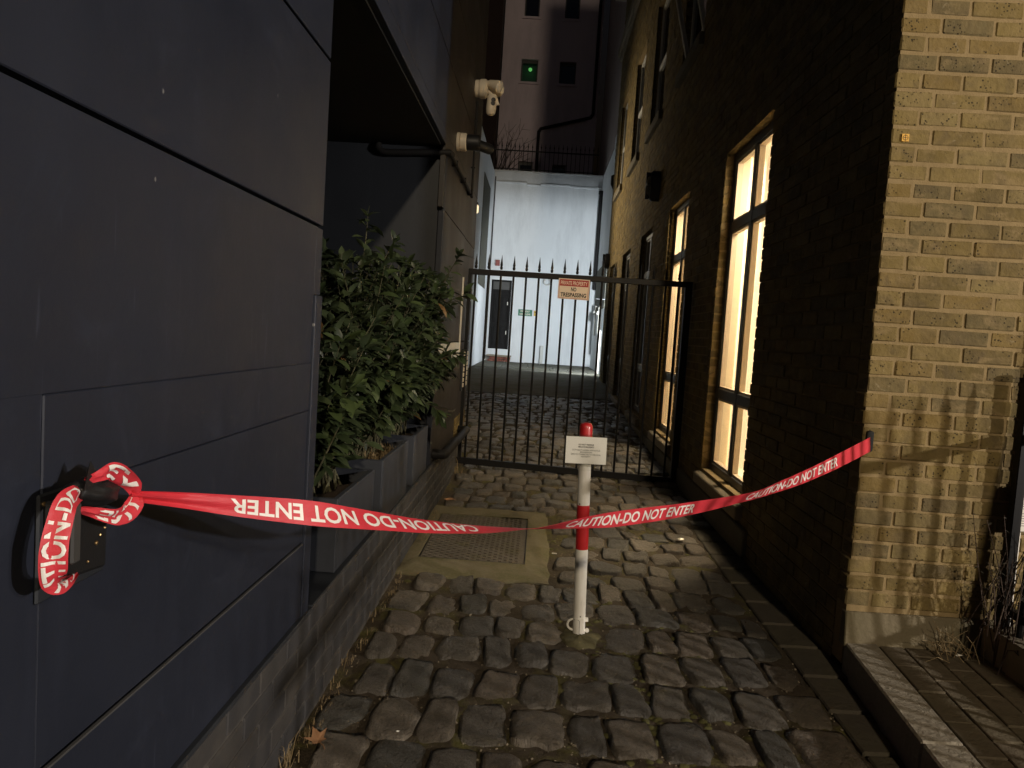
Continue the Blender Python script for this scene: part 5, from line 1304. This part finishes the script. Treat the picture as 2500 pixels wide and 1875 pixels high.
def shrub(name_label, cx, y0, y1, zs, bounds, n_stem, top, seed, n_ind, leafL, extra=()):
    rnd = random.Random(seed)
    t = empty('laurel_shrub', (cx, (y0+y1)/2, zs), name_label, 'shrub', 'glossy evergreen shrubs in the planters')
    stems = MB(); leaves = []
    bx0, bx1, bz1 = bounds
    def grow(base, tip, r0, nleaf, side_bias, lo=0.15):
        pts = []; ctrl = base.lerp(tip, 0.5)+Vector((rnd.uniform(-0.05, 0.05), rnd.uniform(-0.06, 0.06), 0.08))
        for k in range(7):
            a = k/6; pts.append(base*(1-a)**2+ctrl*2*a*(1-a)+tip*a*a)
        stems.tube(pts, [r0*(1-0.75*k/6) for k in range(7)], 5, False)
        ang = rnd.uniform(0, 6.28)
        for k in range(nleaf):
            a = lo+(1-lo)*(k+rnd.random())/nleaf; i = min(int(a*6), 5); p = pts[i].lerp(pts[i+1], a*6-i); d = (pts[i+1]-pts[i]).normalized()
            ang += 2.4; sd = frame(d, Vector((0, 0, 1))) @ Vector((math.cos(ang), 0, math.sin(ang)))
            sp = rnd.uniform(0.5, 1.3)
            q = (d*0.75+sd*sp+Vector((0.14, -0.16, rnd.uniform(-0.75, 0.10)))).normalized()
            leaves.append((p, q, leafL*rnd.uniform(0.6, 1.25), rnd.random()))
        for k in range(5):   # terminal whorl
            a = k*1.257+ang; sd = frame(d, Vector((0, 0, 1))) @ Vector((math.cos(a), 0, math.sin(a)))
            leaves.append((pts[-1], (d*0.9+sd*0.7+Vector((0, 0, -0.1))).normalized(), leafL*rnd.uniform(0.6, 1.1), rnd.random()))
    for k in range(n_stem):
        base = Vector((rnd.uniform(-1.05, -0.78), rnd.uniform(y0+0.08, y1-0.08), zs))
        h = rnd.uniform(0.15, 1.0)**0.75
        tip = Vector((rnd.uniform(bx0, bx1), rnd.uniform(y0-0.12, y1+0.12), zs+0.12+(bz1-zs-0.12)*h))
        if h < 0.45: tip.x = max(tip.x, bx1-0.22*rnd.random())
        grow(base, tip, 0.005, rnd.randint(14, 24), 0.2, 0.22)
    for (b, e) in extra: grow(Vector(b), Vector(e), 0.005, 13, 0.1, 0.35)
    stems.build('stem', M['stem'], t, smooth=True)
    # keep the leaves nearest the lane and the viewer as single leaves
    leaves.sort(key=lambda q: -(q[0].x*1.2-q[0].y*0.5))
    mass = MB()
    for i, (p, q, L, rr) in enumerate(leaves):
        up = Vector((rnd.uniform(-0.5, 0.5), rnd.uniform(-0.7, 0.2), 1.0)).normalized(); R3 = frame(q, up)
        if i < n_ind*2 and i % 2 == 0:
            o = link('leaf', leaf_meshes[rnd.randrange(8)], t)
            o.matrix_local = Matrix.Translation(p-t.location) @ R3.to_4x4() @ Matrix.Scale(L*1.12, 4)
        else:
            v, f = LG[rnd.randrange(8)]; n = len(mass.v)
            mass.v += [tuple(p+R3 @ (Vector(c)*L)) for c in v]; mass.f += [tuple(n+a for a in ff_) for ff_ in f]; mass.m += [0]*len(f)
    me = bpy.data.meshes.new('foliage'); off = parent_loc(t)
    me.from_pydata([tuple(Vector(c)-off) for c in mass.v], [], mass.f); me.materials.append(M['leaf'])
    me.polygons.foreach_set('use_smooth', [True]*len(me.polygons))
    o = link('foliage', me, t); o['kind'] = 'stuff'
    return t
shrub('laurel shrub in the nearest planter with low drooping leaves', -0.9, 2.6, 3.1, 0.59, (-1.02, -0.67, 1.34), 54, 1.3, 5, 70, 0.090,
      extra=[((-0.85, 2.75, 0.6), (-0.70, 2.68, 0.92)), ((-0.85, 2.8, 0.6), (-0.74, 2.78, 0.80)), ((-0.85, 2.9, 0.65), (-0.68, 2.85, 1.16))])
shrub('tallest laurel shrub in the middle planter', -0.9, 3.2, 3.9, 0.61, (-1.14, -0.60, 1.57), 165, 1.7, 9, 130, 0.083,
      extra=[((-0.90, 3.6, 1.35), (-0.87, 3.6, 1.78)), ((-0.85, 3.6, 1.3), (-0.74, 3.62, 1.66)), ((-1.0, 3.5, 1.3), (-1.06, 3.5, 1.62))])
shrub('laurel shrub in the furthest planter leaning over the lane', -0.9, 4.0, 4.6, 0.61, (-1.05, -0.55, 1.60), 150, 1.6, 13, 110, 0.080,
      extra=[((-0.75, 4.3, 1.2), (-0.50, 4.28, 1.68)), ((-0.72, 4.3, 1.15), (-0.46, 4.3, 1.47)), ((-0.75, 4.3, 0.95), (-0.47, 4.3, 1.12)), ((-0.8, 4.3, 0.8), (-0.55, 4.25, 0.78))])
# grass tufts
def tuft(mb, c, n, h, spread, rnd, w=0.0022, lean=(0, 0)):
    for k in range(n):
        b = Vector(c)+Vector((rnd.uniform(-spread, spread), rnd.uniform(-spread, spread), 0))
        d = Vector((rnd.uniform(-1, 1)+lean[0], rnd.uniform(-1, 1)+lean[1], 0)); hh = h*rnd.uniform(0.4, 1.1); s = Vector((d.y, -d.x, 0))
        if s.length < 1e-5: s = Vector((1, 0, 0))
        s = s.normalized()*w
        m = b+d*hh*0.25+Vector((0, 0, hh*0.65)); t = b+d*hh*0.75+Vector((0, 0, hh*rnd.uniform(0.5, 1.0)))
        n0 = len(mb.v); mb.v += [tuple(b-s), tuple(b+s), tuple(m+s*0.7), tuple(m-s*0.7), tuple(t)]
        mb.f += [(n0, n0+1, n0+2, n0+3), (n0+3, n0+2, n0+4)]; mb.m += [0, 0]
rg = random.Random(31)
mb = MB()
for k in range(60):
    y_ = rg.uniform(3.3, 3.85); tuft(mb, (rg.uniform(-0.95, -0.70), y_, 0.605), 7, 0.07, 0.02, rg)
mb.build('dry_grass', M['dry_grass'], None, kind='stuff')
mb = MB(); y_ = 1.9
while y_ < 5.0:
    if not (3.7 < y_ < 4.2): tuft(mb, (-0.628+rg.uniform(-0.012, 0.02), y_, zg(y_)), rg.randint(2, 8), rg.uniform(0.025, 0.06), 0.02, rg, 0.0014, (0.4, -0.3))
    y_ += rg.uniform(0.02, 0.09)
tuft(mb, (-0.633, 1.99, 0.0), 12, 0.11, 0.016, rg, 0.0013); tuft(mb, (-0.63, 2.12, 0.0), 16, 0.05, 0.03, rg, 0.0013)
tuft(mb, (-0.62, 6.2, 0.05), 10, 0.14, 0.03, rg, 0.003, (0.5, 0))
mb.build('verge_grass', M['dry_grass'], None, kind='stuff')
# moss cushions in the joints
mb = MB()
for k in range(1300):
    x_, y_ = rg.uniform(-0.6, 1.1), rg.uniform(1.9, 4.6)
    if k % 3 == 0: x_, y_ = rg.gauss(0.5, 0.13), rg.uniform(1.95, 3.3)
    elif mnoise.noise(Vector((x_*1.7, y_*1.4, 3))) < 0.05: continue
    r_ = rg.uniform(0.006, 0.020); n = 7; c = (x_, y_, zg(y_)-0.0105); n0 = len(mb.v)
    for j, (q, h) in enumerate(((1.0, 0.0), (0.7, 0.35), (0.01, 0.5))):
        for i in range(n): mb.v.append((c[0]+math.cos(6.283*i/n)*r_*q*rg.uniform(0.8, 1.2), c[1]+math.sin(6.283*i/n)*r_*q*rg.uniform(0.8, 1.2), c[2]+h*r_*0.8))
    for j in range(2):
        for i in range(n): mb.f.append((n0+j*n+i, n0+j*n+(i+1) % n, n0+(j+1)*n+(i+1) % n, n0+(j+1)*n+i)); mb.m.append(0)
mb.build('moss', M['moss'], None, smooth=True, kind='stuff')
# grit and crumbs between the setts
mb = MB()
for k in range(2600):
    x_, y_ = rg.uniform(-0.63, 1.15), 1.85+3.4*rg.random()**1.5; s = rg.uniform(0.0009, 0.0040)*(1.0 if k % 14 else 1.5); z_ = zg(y_)-0.012+rg.uniform(0, 0.006)
    mb.box(-s, s, -s*0.7, s*0.7, 0, s, 0, Matrix.Translation((x_, y_, z_)) @ Matrix.Rotation(rg.random()*3, 4, 'Z') @ Matrix.Rotation(rg.uniform(-0.5, 0.5), 4, 'X'))
mb.build('grit', M['stone'], None, kind='stuff')
# ---- litter
def maple():
    pts = []; lob = [(-150, 0.35), (-118, 0.55), (-95, 0.38), (-62, 0.92), (-40, 0.45), (0, 1.0), (38, 0.45), (60, 0.9), (95, 0.36), (120, 0.55), (152, 0.33)]
    for a, r in lob: pts.append((math.sin(R_(a))*r, math.cos(R_(a))*r))
    mb = MB(); n = len(pts); mb.v = [(0, 0, 0.02)]+[(x*0.046, y_*0.046, 0.006+0.012*abs(mnoise.noise(Vector((x*2, y_*2, 1))))+0.012*(x*x+y_*y_)) for x, y_ in pts]
    mb.v[0] = (0, 0, 0.004)
    mb.f = [(0, 1+i, 1+(i+1) % n) for i in range(n-1)]+[(0, n, 1)]; mb.m = [0]*n
    mb.tube([(0, -0.006, 0.005), (0.006, -0.03, 0.008), (0.004, -0.055, 0.004)], 0.0011, 5)
    return mb.mesh('maple_leaf', M['dry_leaf'])
o = link('maple_leaf', maple(), None, (-0.578, 2.105, 0.016)); o.rotation_euler = (R_(14), R_(-10), R_(35)); tag(o, 'fallen orange maple leaf at the foot of the left wall', 'leaf')
def scrap(name, mat, loc, s, seed, label, cat, rot=0):
    rnd = random.Random(seed); mb = MB(); n = 9
    mb.v = [(0, 0, s*0.35)]+[(math.cos(6.283*k/n)*s*rnd.uniform(0.5, 1.0), math.sin(6.283*k/n)*s*rnd.uniform(0.3, 0.6), rnd.uniform(0, s*0.3)) for k in range(n)]
    mb.f = [(0, 1+k, 1+(k+1) % n) for k in range(n)]; mb.m = [0]*n
    o = link(name, mb.mesh(name, mat), None, loc); o.rotation_euler = (0, 0, rot); return tag(o, label, cat)
scrap('foil_scrap', M['foil'], (0.979, 4.684, 0.022), 0.040, 1, 'crumpled silver foil on the setts near the lit window', 'litter', 0.4)
scrap('dry_leaf', M['dry_leaf'], (-0.575, 5.29, 0.03), 0.050, 2, 'pale dry leaf lying behind the access cover by the left wall', 'leaf', 0.2)
scrap('paper_scrap', M['paper'], (-0.356, 2.191, 0.018), 0.011, 3, 'small white paper scrap on a sett near the bottom edge', 'litter', 0.3)
scrap('paper_scrap', M['paper'], (1.70, 2.86, 0.128), 0.022, 4, 'white crumb of paper among weeds at the facade foot', 'litter', 0.3)
MB().tube([(0.15, 4.18, 0.022), (0.178, 4.18, 0.022)], 0.0032, 8).build('cigarette_end', M['paper'], None, label='white cigarette end beside the concrete surround', cat='litter', origin=(0.164, 4.18, 0.02))
# ---- dead weeds at the foot of the facade
wd = empty('dead_weed', (1.82, 2.84, 0.13), 'dark withered weed bush growing at the railing plinth', 'weed')
st = MB(); lv = MB()
for k in range(46):
    b = Vector((rg.uniform(1.74, 1.96), rg.uniform(2.72, 2.92), 0.12+(0.12 if rg.random() < 0.5 else 0)))
    t = b+Vector((rg.uniform(-0.13, 0.16), rg.uniform(-0.12, 0.02), rg.uniform(0.10, 0.46)))
    m = b.lerp(t, 0.5)+Vector((rg.uniform(-0.03, 0.03), rg.uniform(-0.03, 0.03), 0.04))
    st.tube([b, m, t], [0.0028, 0.002, 0.001], 5, False)
    for j in range(9):
        a = rg.uniform(0.25, 1.0); p = b.lerp(m, a*2) if a < 0.5 else m.lerp(t, a*2-1)
        d = Vector((rg.uniform(-1, 1), rg.uniform(-1, 1), rg.uniform(-0.6, 0.8))).normalized(); v, f = LG[rg.randrange(8)]; n = len(lv.v); R3 = frame(d, Vector((0.2, -0.4, 1)))
        s = rg.uniform(0.010, 0.024); lv.v += [tuple(p+R3 @ (Vector(c)*s)) for c in v]; lv.f += [tuple(n+q for q in ff_) for ff_ in f]; lv.m += [0]*len(f)
st.build('stem', M['twig'], wd); lv.build('foliage', M['weed'], wd, kind='stuff')
ds = MB()
for k in range(26):
    b = Vector((rg.uniform(1.62, 1.80), rg.uniform(2.80, 2.92), 0.122)); t = b+Vector((rg.uniform(-0.16, 0.10), rg.uniform(-0.10, 0.05), rg.uniform(0.01, 0.13)))
    ds.tube([b, b.lerp(t, 0.5)+Vector((0, 0, 0.02)), t], [0.0016, 0.0013, 0.0008], 4, False)
ds.build('dry_stalks', M['dry_grass'], None, kind='stuff')
# ---- bare shrub behind the roof railing
bs = empty('bare_shrub', (-1.5, 22.0, 5.75), 'leafless reddish twigs behind the roof railing', 'shrub')
tw = MB()
for k in range(14):
    b = Vector((-1.6+rg.uniform(-0.1, 0.15), 22.0, 5.7)); t = b+Vector((rg.uniform(-0.1, 1.0), rg.uniform(-0.3, 0.3), rg.uniform(0.6, 1.9)))
    m = b.lerp(t, 0.5)+Vector((rg.uniform(-0.1, 0.1), 0, 0.15)); tw.tube([b, m, t], [0.012, 0.008, 0.004], 5, False)
    for j in range(2): tw.tube([m.lerp(t, rg.random()), t+Vector((rg.uniform(-0.3, 0.3), 0, rg.uniform(-0.2, 0.25)))], [0.006, 0.003], 4, False)
tw.build('twig', M['twig'], bs)
